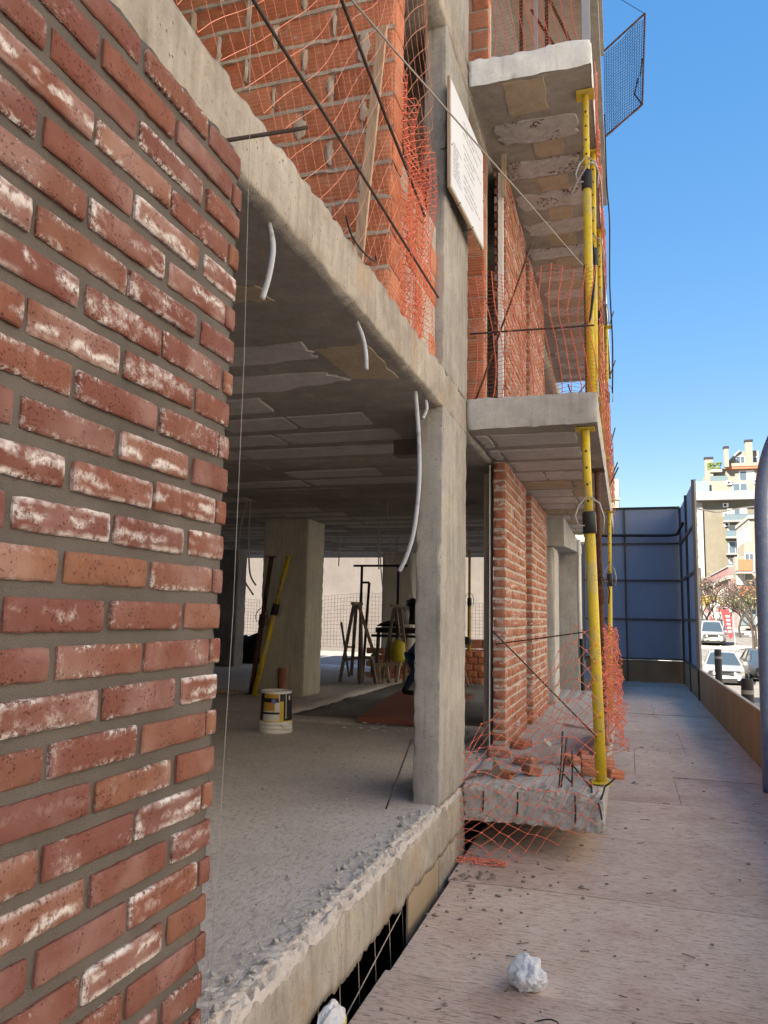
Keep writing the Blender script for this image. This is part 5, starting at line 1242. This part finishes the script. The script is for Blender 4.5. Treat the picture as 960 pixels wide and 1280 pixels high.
# ================================================================= STREET: vehicles
M_GLASS = None
t = NT('car_glass'); t.b.inputs['Roughness'].default_value = .06; M_GLASS = t.done((.03, .045, .06), .06, None, 0, .6)
def paint(name, col):
    t = NT(name); t.b.inputs['Coat Weight'].default_value = .6; t.b.inputs['Coat Roughness'].default_value = .08
    return t.done(col, .35, None, .15, .5)
M_TYRE = plain('tyre_rubber', (.02, .02, .02), .85); M_RIM = plain('wheel_rim', (.35, .35, .36), .4, .6); M_LAMP = plain('lamp_lens', (.75, .78, .8), .15)
M_TRIM = plain('black_trim', (.02, .02, .022), .5); M_RED = plain('red_lens', (.4, .02, .02), .3)
def car(name, label, catg, paintm, L, W, st, gh, loc, rotz, group, wr=.31):
    """st: lower-body stations (x, z_bottom, z_top, half width); gh: glasshouse ((x, z, hw) belt, (x, z, hw) roof); front towards +x"""
    t = thing(name, label, catg, loc, group); t.rotation_euler = (0, 0, rotz)
    m = MB(); n = 10
    for (x, zb, zt, hw) in st:
        zm = zb+(zt-zb)*.45
        m.v += [Vector(q) for q in ((x, -hw*.86, zb), (x, -hw*.99, zb+.10), (x, -hw, zm), (x, -hw*.985, zt-.10), (x, -hw*.90, zt), (x, hw*.90, zt), (x, hw*.985, zt-.10), (x, hw, zm), (x, hw*.99, zb+.10), (x, hw*.86, zb))]
    for i in range(len(st)-1):
        for k in range(n):
            k2 = (k+1) % n; m.f.append((i*n+k, i*n+k2, (i+1)*n+k2, (i+1)*n+k)); m.mi.append(0)
    m.f.append(tuple(range(n))); m.mi.append(0); o = (len(st)-1)*n; m.f.append(tuple(o+k for k in range(n))[::-1]); m.mi.append(0)
    belt, roof = gh                                   # lists of (x, z, hw) front to back, same length
    o = len(m.v); q = len(roof)
    for (x, z, hw) in roof: m.v += [Vector((x, -hw*.82, z)), Vector((x, -hw*.5, z+.03)), Vector((x, hw*.5, z+.03)), Vector((x, hw*.82, z))]
    for i in range(q-1):
        for k in range(3): m.f.append((o+4*i+k, o+4*i+k+1, o+4*i+5+k, o+4*i+4+k)); m.mi.append(0)
    m.build('body', paintm, t, True, local=True)
    g = MB(); pl = MB()
    for s_ in (-1, 1):
        for i in range(q-1):
            a, b_ = belt[i], belt[i+1]; c, d = roof[i+1], roof[i]
            quad = [Vector((a[0], s_*a[2]*.93, a[1]-.02)), Vector((b_[0], s_*b_[2]*.93, b_[1]-.02)), Vector((c[0], s_*c[2]*.82, c[1])), Vector((d[0], s_*d[2]*.82, d[1]))]
            g.add(quad, [(0, 1, 2, 3)])
            for u, v in ((1, 2), (0, 3)): pl.beam(quad[u]+Vector((0, s_*.006, 0)), quad[v]+Vector((0, s_*.006, 0)), .06, .03)
    for e in (0, q-1):
        a, d = belt[e], roof[e]
        g.add([(a[0], -a[2]*.93, a[1]-.02), (a[0], a[2]*.93, a[1]-.02), (d[0], d[2]*.82, d[1]), (d[0], d[2]*.5, d[1]+.03), (d[0], -d[2]*.5, d[1]+.03), (d[0], -d[2]*.82, d[1])], [(0, 1, 2, 3, 4, 5)])
    g.build('windows', M_GLASS, t, local=True); pl.build('pillars', paintm, t, local=True)
    x0, x1 = st[0][0], st[-1][0]; hw = st[2][3]
    for wx in (x1-.78, x0+.75):
        for s_ in (-1, 1):
            w_ = MB(); w_.tube([(wx, s_*(hw-.20), wr), (wx, s_*(hw+.005), wr)], wr, 20); wo_ = w_.build('wheel', M_TYRE, t, True, local=True)
            w_ = MB(); w_.tube([(wx, s_*(hw-.02), wr), (wx, s_*(hw+.012), wr)], wr*.62, 14); w_.build('rim', M_RIM, wo_, False, local=True)
    f = st[-1]; zt = f[2]
    for s_ in (-1, 1):
        h = MB(); h.prism([(x1-.10, s_*f[3]*.97, zt-.02), (x1+.012, s_*f[3]*.55, zt-.06), (x1+.012, s_*f[3]*.55, zt-.17), (x1-.10, s_*f[3]*.97, zt-.16)], (1, 0, 0), .02); h.build('headlight', M_LAMP, t, local=True)
        h = MB(); h.box(x0-.015, s_*f[3]*.55-.14, st[0][2]-.28, x0+.02, s_*f[3]*.55+.14, st[0][2]-.10); h.build('tail_light', M_RED, t, local=True)
        h = MB(); h.box(belt[0][0]-.45, s_*(hw+.01)-.02-(.12 if s_ < 0 else 0), belt[0][1]-.0, belt[0][0]-.28, s_*(hw+.01)+.02+(.12 if s_ > 0 else 0), belt[0][1]+.12); h.build('mirror', paintm, t, local=True)
    h = MB(); h.box(x1-.01, -f[3]*.55, zt-.20, x1+.018, f[3]*.55, zt-.10); h.box(x1-.01, -f[3]*.72, .17, x1+.02, f[3]*.72, .36); h.build('grille', M_TRIM, t, local=True)
    h = MB(); h.box(x1+.018, -.24, .36, x1+.03, .24, .47); h.build('number_plate', 'white', t, local=True)
    h = MB(); h.box(x0+.15, -hw*.97, .14, x1-.15, hw*.97, .2); h.build('sill', M_TRIM, t, local=True)
    for s_ in (-1, 1):
        for k in (0, 1):
            h = MB(); h.box(belt[0][0]-1.0-.85*k, s_*(hw+.004)-.012, .74, belt[0][0]-.82-.85*k, s_*(hw+.004)+.012, .77); h.build('door_handle', M_TRIM, t, local=True)
    return t
sed_st = [(-2.15, .32, .82, .74), (-2.05, .22, .98, .82), (-1.3, .2, .98, .875), (0, .2, .95, .885), (.9, .2, .93, .88), (1.5, .2, .86, .87), (1.98, .22, .76, .82), (2.15, .28, .68, .70)]
sed_gh = ([(1.15, .92, .82), (.1, .95, .86), (-.95, .97, .86), (-1.75, .98, .80)], [(.35, 1.40, .66), (-.05, 1.46, .70), (-.9, 1.46, .70), (-1.25, 1.36, .66)])
car('sedan', 'white sedan driving towards the camera on the sunny street beyond the parapet', 'car', paint('white_car_paint', (.27, .275, .285)), 4.3, 1.76, sed_st, sed_gh, (4.30, 40.2, gz(40.2)+.01), R(-90-4), 'cars in the street')
car('sedan', 'dark sedan half hidden behind the bent blue grey pole', 'car', paint('dark_car_paint', (.035, .04, .045)), 4.3, 1.76, sed_st, sed_gh, (6.45, 43.0, gz(43)+.01), R(-90+2), 'cars in the street')
car('sedan', 'dark blue car parked up the street left of the white van', 'car', paint('blue_car_paint', (.04, .07, .13)), 4.3, 1.76, sed_st, sed_gh, (5.3, 76, gz(76)+.01), R(-90), 'cars in the street')
car('sedan', 'grey car far up the street behind the white van', 'car', paint('grey_car_paint', (.25, .26, .28)), 4.3, 1.76, sed_st, sed_gh, (7.6, 88, gz(88)+.01), R(-90), 'cars in the street')
van_st = [(-2.2, .35, 1.05, .85), (-2.1, .25, 1.12, .92), (-.8, .22, 1.10, .93), (.8, .22, 1.08, .92), (1.4, .22, 1.02, .90), (1.9, .24, .92, .84), (2.1, .30, .80, .72)]
van_gh = ([(1.35, 1.04, .86), (.4, 1.08, .90), (-.9, 1.10, .91), (-2.1, 1.10, .90)], [(.60, 1.74, .78), (.3, 1.84, .84), (-.9, 1.88, .90), (-2.05, 1.86, .90)])
vn = car('delivery_van', 'small white delivery van coming down the sunny street, farther than the white sedan', 'van', paint('white_van_paint', (.29, .29, .285)), 4.3, 1.84, van_st, van_gh, (6.55, 68, gz(68)+.01), R(-93), 'cars in the street')
# bollards on the pavement
M_BOL = plain('bollard_rubber', (.03, .03, .034), .6)
for i, (x, y, zt, w_) in enumerate(((1.66, 12.5, .69, .17), (2.05, 20.0, .86, .16))):
    bo = thing('bollard', ['nearer black bollard showing over the brown parapet before the white sedan', 'farther black bollard beside the edge of the blue hoarding'][i], 'bollard', (x, y, gz(y)), 'black bollards on the pavement')
    m = MB(); zb = gz(y)+.05; m.lathe((x, y, 0), [(w_/2*1.1, zb), (w_/2, zb+.05), (w_/2, zt-.05), (w_/2*.9, zt), (0, zt+.005)], 14); m.build('shaft', M_BOL, bo)
    m = MB(); m.lathe((x, y, 0), [(w_/2+.003, zt-.22), (w_/2+.003, zt-.16)], 14); m.build('band', 'stone', bo)
# rubbish heap by the kerb, planter wall
pw_ = MB(); pw_.box(5.3, 49.4, gz(50)-.2, 8.6, 49.8, gz(50)+.55); tag(pw_.build('planter_wall', concrete('planter', (.22, .15, .10), (.30, .21, .15), (.38, .28, .21))), 'low brownish planter wall at the kerb behind the dark sedan', 'wall')
for i, (x, y, z, r_, mt) in enumerate(((6.3, 50.6, .55, .42, 'white'), (6.9, 50.5, .62, .38, 'pipe_blue'), (7.5, 50.6, .5, .40, 'white'))):
    m = MB(); m.rock((x, y, gz(50)+z), r_, i+4, (1.2, 1, .8)); tag(m.build('rubbish_bag', mt), ['white rubbish bag at the left of the heap on the planter', 'blue rubbish bag in the middle of the heap on the planter', 'white rubbish bag at the right of the heap on the planter'][i], 'bag', 'rubbish bags on the planter')
# red banner flag
ff = thing('banner_flag', 'tall red advertising flag with white print beside the white van', 'flag', (7.55, 62, gz(62)))
m = MB(); m.tube([(7.55, 62, gz(62)), (7.5, 62, 2.0), (7.3, 62, 2.55), (6.75, 62, 2.6)], .03, 6); m.build('pole', 'galv', ff)
m = MB(); m.prism([(6.65, 61.98, 2.45), (7.2, 61.98, 2.35), (7.38, 61.98, 1.9), (7.42, 61.98, .45), (7.2, 61.98, .25), (6.85, 61.98, 1.4)], (0, 1, 0), .02); m.build('cloth', plain('red_cloth', (.42, .03, .035), .7), ff)
m = MB()
for i in range(5): m.box(7.10-.03*i, 61.965, .75+.28*i, 7.32-.02*i, 61.975, .88+.28*i)
m.build('print', 'white', ff)

# ================================================================= FAR BUILDINGS
M_BEI = concrete('beige_render', (.135, .122, .093), (.155, .14, .108), (.178, .16, .127), .1, 0, .15, .12)
M_CRM = concrete('cream_render', (.19, .174, .147), (.215, .198, .168), (.245, .226, .195), .1, 0, .1, .12)
M_WHT = concrete('white_render', (.225, .215, .20), (.26, .25, .235), (.295, .283, .268), .1, 0, .1, .12)
M_PNK = concrete('pink_render', (.24, .175, .145), (.27, .20, .165), (.30, .225, .19), .1, 0, .1, .12)
M_ORG = concrete('orange_render', (.38, .11, .06), (.42, .13, .075), (.46, .15, .09), .1, 0, .1, .2)
M_MAU = concrete('mauve_render', (.23, .125, .13), (.26, .145, .15), (.30, .175, .18), .1, 0, .1, .2)
t = NT('window_glass'); M_WIN = t.done((.07, .10, .13), .12, None, 0, .6)
M_CURT = plain('pale_curtain', (.5, .5, .47), .9)
M_GRD = plain('grey_blue_railing', (.10, .14, .16), .4)
def bx(p, name, mat, x0, y0, z0, x1, y1, z1):
    m = MB(); m.box(x0, y0, z0, x1, y1, z1); return m.build(name, mat, p)
def window_front(p, x0, x1, z0, z1, y, frame='white', panes=2, curtain=.3):
    """window in a wall facing -y: a frame proud of the wall with panes set back, sub-parts"""
    m = MB(); e = .08; d = .10
    m.box(x0-e, y-d, z0-e, x0, y, z1+e); m.box(x1, y-d, z0-e, x1+e, y, z1+e); m.box(x0, y-d, z0-e, x1, y, z0); m.box(x0, y-d, z1, x1, y, z1+e)
    for i in range(1, panes): xx = x0+(x1-x0)*i/panes; m.box(xx-.03, y-d+.02, z0, xx+.03, y, z1)
    f = m.build('window', frame, p)
    for i in range(panes):
        w_ = (x1-x0)/panes; q = MB(); q.box(x0+w_*i+.035, y-.04, z0+.003, x0+w_*(i+1)-.035, y-.01, z1-.003)
        q.build('pane', M_CURT if random.random() < curtain else M_WIN, f)
    return f
def window_side(p, y0, y1, z0, z1, x, frame='white'):
    m = MB(); e = .08; d = .10
    m.box(x-d, y0-e, z0-e, x, y0, z1+e); m.box(x-d, y1, z0-e, x, y1+e, z1+e); m.box(x-d, y0, z0-e, x, y1, z0); m.box(x-d, y0, z1, x, y1, z1+e)
    f = m.build('window', frame, p); q = MB(); q.box(x-.04, y0+.003, z0+.003, x-.01, y1-.003, z1-.003); q.build('pane', M_WIN, f); return f
def balcony(p, x0, x1, y, z, dep=1.3, rail='glass', slab=M_WHT):
    b_ = bx(p, 'balcony', slab, x0, y-dep, z-.28, x1, y-.01, z)
    m = MB()
    if rail == 'bars':
        n = int((x1-x0)/.14)
        for i in range(n+1): xx = x0+(x1-x0)*i/n; m.box(xx-.02, y-dep+.02, z, xx+.02, y-dep+.06, z+.95)
        m.box(x0, y-dep, z+.92, x1, y-dep+.08, z+1.0); m.build('railing', M_GRD, b_)
    elif rail == 'solid':
        m.box(x0, y-dep, z+.003, x1, y-dep+.12, z+1.0); m.build('parapet', slab, b_)
    else:
        m.box(x0+.03, y-dep+.03, z+.003, x1-.03, y-dep+.06, z+.95); m.box(x0, y-dep, z+.95, x1, y-dep+.09, z+1.02); m.build('railing', M_GRD, b_)
    return b_
def ac(p, x, y, z):
    a = bx(p, 'air_conditioner', 'white', x-.42, y-.34, z, x+.42, y-.003, z+.62)
    m = MB(); m.tube([(x-.08, y-.36, z+.31), (x-.08, y-.345, z+.31)], .24, 14); m.build('fan', M_TRIM, a)
random.seed(5)
T = thing('apartment_tower', 'tall beige stepped apartment tower with balconies and chimneys at the right edge', 'building', (20, 150, 2))
Y = 140
bx(T, 'wall', M_BEI, 12.0, Y, 0, 34, Y+22, 21.9)
bx(T, 'side_pier', M_WHT, 11.9, Y-.35, 0, 12.75, Y-.003, 21.7)
bx(T, 'parapet_band', M_WHT, 10.6, Y-1.5, 21.9, 34, Y+22, 23.35)
bx(T, 'upper_wall', M_CRM, 12.2, Y+1.0, 23.352, 33, Y+22, 25.5)
bx(T, 'upper_wall', M_CRM, 14.2, Y+3.0, 25.502, 32, Y+21, 28.0)
bx(T, 'cornice', M_ORG, 17.1, Y+2.3, 27.75, 32, Y+2.99, 28.15)
bx(T, 'roof_slab', M_CRM, 17.0, Y+2.2, 28.16, 32.3, Y+21, 28.75)
m = MB(); m.prism([(17.0, Y+4, 28.76), (19.4, Y+4, 31.0), (20.6, Y+4, 31.2), (22.5, Y+4, 31.2), (22.5, Y+4, 28.76)], (0, 1, 0), 9); gb = m.build('gable', M_CRM, T)
m = MB(); m.prism([(16.9, Y+3.6, 28.77), (19.3, Y+3.6, 31.3), (19.6, Y+3.6, 31.3), (17.3, Y+3.6, 28.77)], (0, 1, 0), .39); m.build('coping', M_WHT, gb)
for i, (x0, x1, z0, z1, y_) in enumerate(((13.6, 14.9, 25.51, 29.6, Y+2), (16.7, 17.4, 28.0, 31.3, Y+1.6), (20.3, 21.4, 28.76, 32.6, Y+3))):
    ch = bx(T, 'chimney', M_CRM, x0, y_, z0, x1, y_+.9, z1); bx(ch, 'cap', M_TRIM, x0-.1, y_-.1, z1+.003, x1+.1, y_+1.0, z1+.35)
for i in range(9):
    m = MB(); m.box(22.6, Y+3.6, 28.8+.0, 30, Y+3.7, 29.7) if i == 0 else None
    if i == 0: m.build('terrace_rail', M_GRD, T)
bx(T, 'terrace_rail', M_GRD, 14.3, Y+1.1, 25.503, 17, Y+1.2, 26.4)
bx(T, 'terrace_glass', plain('blue_glass', (.16, .30, .45), .2), 11.9, Y+.4, 23.36, 14.0, Y+.46, 25.4)
m = MB()
for i in range(26): m.rock((15.1+random.uniform(-.9, .9), Y+2.0, 28.0+random.uniform(-.3, .9)), .35, i)
m.build('roof_planting', plain('roof_foliage', (.10, .14, .05), .9), T)
bx(T, 'planter', M_WHT, 14.3, Y+1.75, 27.2, 16.3, Y+2.4, 27.75)
for (x0, x1, z0, z1, y_) in ((17.8, 20.0, 23.7, 24.9, Y+1), (22.6, 25, 23.7, 24.9, Y+1), (19.2, 21.4, 25.55, 27.4, Y+3), (22.4, 24.8, 25.6, 27.2, Y+3), (18.9, 20.2, 28.9, 30.2, Y+4), (20.8, 22.2, 28.9, 30.0, Y+4)):
    window_front(T, x0, x1, z0, z1, y_)
for x, z, y_ in ((17.2, 25.7-.9, Y+1), (21.4, 24.9, Y+1), (22.4, 27.4-.3, Y+3), (16.4, 20.8, Y), (16.4, 19.2, Y), (16.5, 17.5, Y)): ac(T, x, y_, z)
for k in range(7):
    z = 18.4-2.75*k
    x1 = 26 if k != 1 else 20.5
    balcony(T, 15.9 if k == 0 else 16.1, x1 if k in (0,) else 20.6, Y, z, 1.6, ('glass', 'glass', 'bars', 'glass', 'bars', 'glass', 'glass')[k])
    window_front(T, 16.7, 19.6, z+.05, z+2.0, Y, 'white', 3, .45)
    window_front(T, 21.4, 22.6, z+.7, z+1.9, Y, 'white', 1); window_front(T, 23.6, 25.6, z+.1, z+2.0, Y, 'white', 2)
    # balconies on the street side
    b_ = bx(T, 'side_balcony', plain('ochre_side', (.55, .42, .20), .8) if k == 0 else bpy.data.materials['ochre_side'], 10.5, Y+.5, z-.3, 11.99, Y+6, z+.75)
    window_side(T, Y+1, Y+3, z+1.0, z+2.2, 12.0)
bx(T, 'base_wall', M_WHT, 9.5, Y-8, 0, 14.5, Y-1.6, 7.6)
P_ = thing('pink_building', 'pink and white apartment building behind the bent pole with orange panelled windows', 'building', (17, 105, 0))
bx(P_, 'wall', M_PNK, 14.4, 100, 0, 22, 111, 13.8)
bx(P_, 'side_wall', M_WHT, 14.2, 100.01, 0, 14.397, 111, 14.2)
bx(P_, 'cornice', M_WHT, 14.1, 99.7, 13.81, 22.2, 111.2, 14.25)
for k in range(5):
    z = 11.3-2.7*k
    for i, y0 in enumerate((101.2, 104.6, 108)):
        window_side(P_, y0, y0+1.5, z, z+1.6, 14.2)
        bx(P_, 'panel', M_ORG, 14.12, y0-.1, z-1.0, 14.198, y0+1.6, z-.12)
    window_front(P_, 15.2, 16.6, z, z+1.5, 100); bx(P_, 'ledge', M_WHT, 14.15, 99.4, z-1.25, 16, 99.99, z-1.0)
O_ = thing('orange_balcony_building', 'cream apartment building with orange red balcony fronts at the middle of the right edge', 'building', (14, 95, 0))
bx(O_, 'wall', M_CRM, 12.9, 95, -.5, 14.0, 99.5, 10.5)
for k, z in enumerate((7.2, 4.2, 1.2)):
    b_ = bx(O_, 'balcony', M_WHT, 11.9, 93.2, z-.3, 13.4, 94.99, z); 
    q = MB(); q.box(11.95, 93.1, z+.003, 13.5, 93.19, z+1.25); q.build('front', M_ORG if k < 2 else M_GRD, b_)
    q = MB(); q.box(11.85, 93.1, z+.003, 11.94, 94.9, z+1.2); q.build('cheek', M_WHT, b_)
    window_front(O_, 13.0, 13.8, z+.05, z+2.0, 95, 'white', 2)
bx(O_, 'corner_tower', M_CRM, 11.9, 95.01, 5.2, 12.89, 97, 8.9); window_front(O_, 12.1, 12.75, 5.8, 7.2, 95.01, 'white', 1)
U_ = thing('mauve_house', 'mauve fronted house row with a white cornice along the far side of the street', 'building', (14, 115, 0))
bx(U_, 'wall', M_MAU, 11.9, 99.6, -.2, 14.0, 135, 6.6)
bx(U_, 'cornice', M_WHT, 11.6, 99.61, 6.61, 14, 135, 7.05); bx(U_, 'parapet', M_MAU, 11.7, 99.62, 7.06, 14, 135, 8.0); bx(U_, 'coping', M_WHT, 11.6, 99.6, 8.01, 14.1, 135, 8.2)
for y0 in (101, 104.5, 108, 112, 116, 121, 127):
    window_side(U_, y0, y0+1.6, 3.7, 5.7, 11.9); window_side(U_, y0, y0+1.8, .6, 2.7, 11.9)
bx(U_, 'downpipe', M_WHT, 11.7, 99.9, 0, 11.88, 100.1, 6.6)
S_ = thing('far_tower', 'pale beige tower just showing past the slab edge above the blue hoarding', 'building', (-4, 95, 0))
bx(S_, 'wall', concrete('sand_render', (.33, .265, .19), (.37, .30, .22), (.41, .34, .25), .1, 0, .1, .12), -7, 90, -1, -.55, 102, 17.4); bx(S_, 'upper_wall', bpy.data.materials['sand_render'], -7, 91, 17.41, -1.0, 101, 19.2)
for k in range(6): bx(S_, 'string_course', M_CRM, -7.05, 89.85, 15.0-2.8*k, -.45, 89.99, 15.25-2.8*k); window_front(S_, -2.6, -1.5, 13-2.8*k, 14.3-2.8*k, 90)
for i, (x0, x1, y0, y1, h, mt) in enumerate(((2.0, 9.3, 175, 190, 8, M_WHT), (16.5, 24, 66, 92, 9, M_CRM), (-9, -1.2, 30, 60, 3.6, M_CRM), (9.3, 16, 160, 175, 12, M_CRM), (-12, -.8, 110, 170, 9, M_PNK))):
    g_ = thing('street_house', ['white house closing the far end of the street', 'cream house on the right hidden behind the bent pole', 'low cream house beyond the blue hoarding on the left', 'taller cream block at the far end of the street', 'pink house row far along the left side of the street'][i], 'building', ((x0+x1)/2, y0, gz(y0)))
    bx(g_, 'wall', mt, x0, y0, gz(y0)-.5, x1, y1, gz(y0)+h); bx(g_, 'cornice', M_WHT, x0-.2, y0-.2, gz(y0)+h+.002, x1+.2, y1+.2, gz(y0)+h+.3)
    for a in range(int((x1-x0)/2.4)):
        for k in range(int(h/2.9)): window_front(g_, x0+.7+2.4*a, x0+1.9+2.4*a, gz(y0)+1+2.9*k, gz(y0)+2.5+2.9*k, y0)
    if x0 > 10:
        for a in range(int((y1-y0)/4)):
            for k in range(int(h/2.9)): window_side(g_, y0+1+4*a, y0+2.4+4*a, gz(y0)+1+2.9*k, gz(y0)+2.5+2.9*k, x0)

# ================================================================= STREET TREES (bare in winter), poles
M_BARK = plain('tree_bark', (.045, .036, .03), .9, 0, .3, 6); M_LY = plain('yellow_leaves', (.30, .20, .03), .8, 0, .3, 2); M_LB = plain('dry_brown_leaves', (.22, .14, .07), .85, 0, .4, 2); M_LG = plain('dull_green_leaves', (.10, .13, .045), .85, 0, .35, 2)
def tree(name, label, x, y, h, seed, leaf=None, nleaf=0, spread=.62, lr=.10, group='trees along the street'):
    rd_ = random.Random(seed); tr = thing(name, label, 'tree', (x, y, gz(y)), group); m = MB(); tips = []
    def grow(p, d, L, r_, dep):
        q = p+d*L; mid = p.lerp(q, .5)+Vector((rd_.uniform(-1, 1), rd_.uniform(-1, 1), rd_.uniform(-.5, .5)))*L*.08
        m.tube([p, mid, q], [r_, r_*.85, r_*.68], 6 if dep < 2 else 4, False)
        if dep >= 2: tips.append((mid, q))
        if dep >= 6 or r_ < .006: return
        n = 3 if dep < 4 else 2
        for i in range(n):
            a = rd_.uniform(0, 6.283); up = .55-.07*dep
            nd = (d*.75 + Vector((math.cos(a), math.sin(a), up*rd_.uniform(.2, 1)))*spread).normalized()
            grow(q if i else mid.lerp(q, .6), nd, L*rd_.uniform(.62, .82), r_*.62, dep+1)
    grow(Vector((x, y, gz(y)-.05)), Vector((rd_.uniform(-.06, .06), 0, 1)).normalized(), h*.30, h*.022, 0)
    tr_ = m.build('trunk', M_BARK, tr)
    if leaf:
        c = MB()
        for i in range(nleaf):
            a, b_ = rd_.choice(tips); p = a.lerp(b_, rd_.random())+Vector((rd_.gauss(0, .14), rd_.gauss(0, .14), rd_.gauss(0, .12)))
            u = Vector((rd_.gauss(0, 1), rd_.gauss(0, 1), rd_.gauss(0, 1))).normalized(); v = u.orthogonal().normalized(); s_ = lr*rd_.uniform(.6, 1.3)
            c.add([p-u*s_, p+v*s_*.6, p+u*s_, p-v*s_*.6], [(0, 1, 2, 3)])
        c.build('crown', leaf, tr)
    return tr
tree('bare_tree', 'dark bare tree beside the far pole left of the white van', 7.35, 79, 6.4, 3, M_LB, 60)
tree('bare_tree', 'bare tree behind the far end of the hoarding with dry brown leaves', 7.9, 92, 7.0, 8, M_LB, 200)
tree('leafy_tree', 'small yellow leaved tree above the red banner flag', 8.5, 84, 4.9, 12, M_LY, 420, .55, .12)
tree('bare_tree', 'leaning bare tree right of the red flag reaching across towards the street', 8.5, 60, 6.0, 21, M_LB, 60, .75, .08)
tree('bare_tree', 'thin bare tree before the mauve house row', 9.9, 86, 6.2, 27, M_LB, 160)
tree('leafy_tree', 'dull green tree close behind the bent pole', 9.5, 66, 5.2, 33, M_LG, 260, .6, .11)
tree('bare_tree', 'bare tree at the far end of the street before the white house', 4.2, 120, 7.5, 44, M_LB, 400)
tree('bare_tree', 'brown leaved tree before the orange balconies', 10.2, 80, 6.0, 52, M_LB, 200)
m = MB(); m.tube([(7.3, 84, gz(84)), (7.2, 84, 6.9)], .09, 8); tag(m.build('utility_pole', M_BARK), 'dark brown utility pole standing left of the white van', 'pole')
m = MB(); m.tube([(8.9, 88, gz(88)), (8.9, 88, 5.6)], .10, 8); tag(m.build('street_pole', 'white'), 'pale street pole before the mauve house row', 'pole')
m = MB(); m.tube([(1.36, 16.4, 3.75), (1.9, 17.5, 3.80), (2.6, 19, 4.1), (3.3, 20.5, 4.35), (4.6, 24, 5.05)], .018, 6); tag(m.build('overhead_cable', 'conduit_dk'), 'grey cable swinging out from the edge of the blue hoarding across the beige tower', 'cable')
for i, x in enumerate((5.5, 8.9, 9.9)):
    q = thing('person', ['pedestrian in dark clothes far up the street left of the parked cars', 'pedestrian in a red jacket far up the street by the flag', 'pedestrian in pale clothes far along the right pavement'][i], 'person', (x+(0 if i else -.9), 95-3*i, gz(95-3*i)+.1), 'pedestrians far up the street')
    px, py, pz_ = q.location; J2 = {'hip': ((px, py, pz_+.95), .14), 'ch': ((px, py, pz_+1.3), .17), 'nk': ((px, py, pz_+1.52), .06), 'hd': ((px, py, pz_+1.68), .10), 'k1': ((px-.1, py-.08, pz_+.5), .08), 'a1': ((px-.1, py+.06, pz_+.06), .05), 'k2': ((px+.1, py+.08, pz_+.5), .08), 'a2': ((px+.1, py+.14, pz_+.06), .05), 'e1': ((px-.26, py, pz_+1.12), .05), 'w1': ((px-.26, py-.1, pz_+.85), .04), 'e2': ((px+.26, py, pz_+1.12), .05), 'w2': ((px+.26, py-.1, pz_+.85), .04)}
    skin_body('body', J2, [('hip', 'ch'), ('ch', 'nk'), ('nk', 'hd'), ('hip', 'k1'), ('k1', 'a1'), ('hip', 'k2'), ('k2', 'a2'), ('ch', 'e1'), ('e1', 'w1'), ('ch', 'e2'), ('e2', 'w2')], q,
              ([plain('coat_%s' % ('dark', 'red', 'pale')[i], ((.03, .03, .04), (.4, .04, .04), (.5, .47, .42))[i], .8), bpy.data.materials['jeans'], bpy.data.materials['skin_tone']], lambda c, z0=pz_: 2 if c.z > z0+1.55 else (0 if c.z > z0+.9 else 1)))

M_F1 = plain('cream_front', (.72, .64, .52), .9); M_F2 = plain('white_front', (.78, .74, .68), .9); M_F3 = plain('peach_front', (.70, .55, .42), .9)
# opposite side of the street: unseen fronts beside and behind the camera, tall and near for bounce light
OPP = ((-46, -30, 17, M_F1), (-29.8, -16, 20, M_F2), (-15.8, -3, 19, M_F3), (-2.8, 12, 22, M_F1), (12.2, 26, 20, M_F2), (26.2, 44, 18, M_F1), (44.2, 65.5, 12, M_F2))
for i, (y0, y1, h, mt) in enumerate(OPP):
    g_ = thing('street_house', '%s house front on the opposite side of the street' % ('cream farthest behind the viewpoint', 'white second behind the viewpoint', 'peach coloured', 'tallest cream', 'white facing the blue hoarding', 'cream beyond the hoarding', 'low white last')[i], 'building', (19, (y0+y1)/2, -.2), 'house fronts across the street')
    bx(g_, 'wall', mt, 14.1, y0, -2, 24, y1, h); bx(g_, 'cornice', M_WHT, 13.8, y0, h+.002, 24, y1, h+.35)
    for a in range(int((y1-y0)/3.4)):
        for k in range(int(h/3)): window_side(g_, y0+1+3.4*a, y0+2.5+3.4*a, .9+3*k, 2.5+3*k, 14.1)
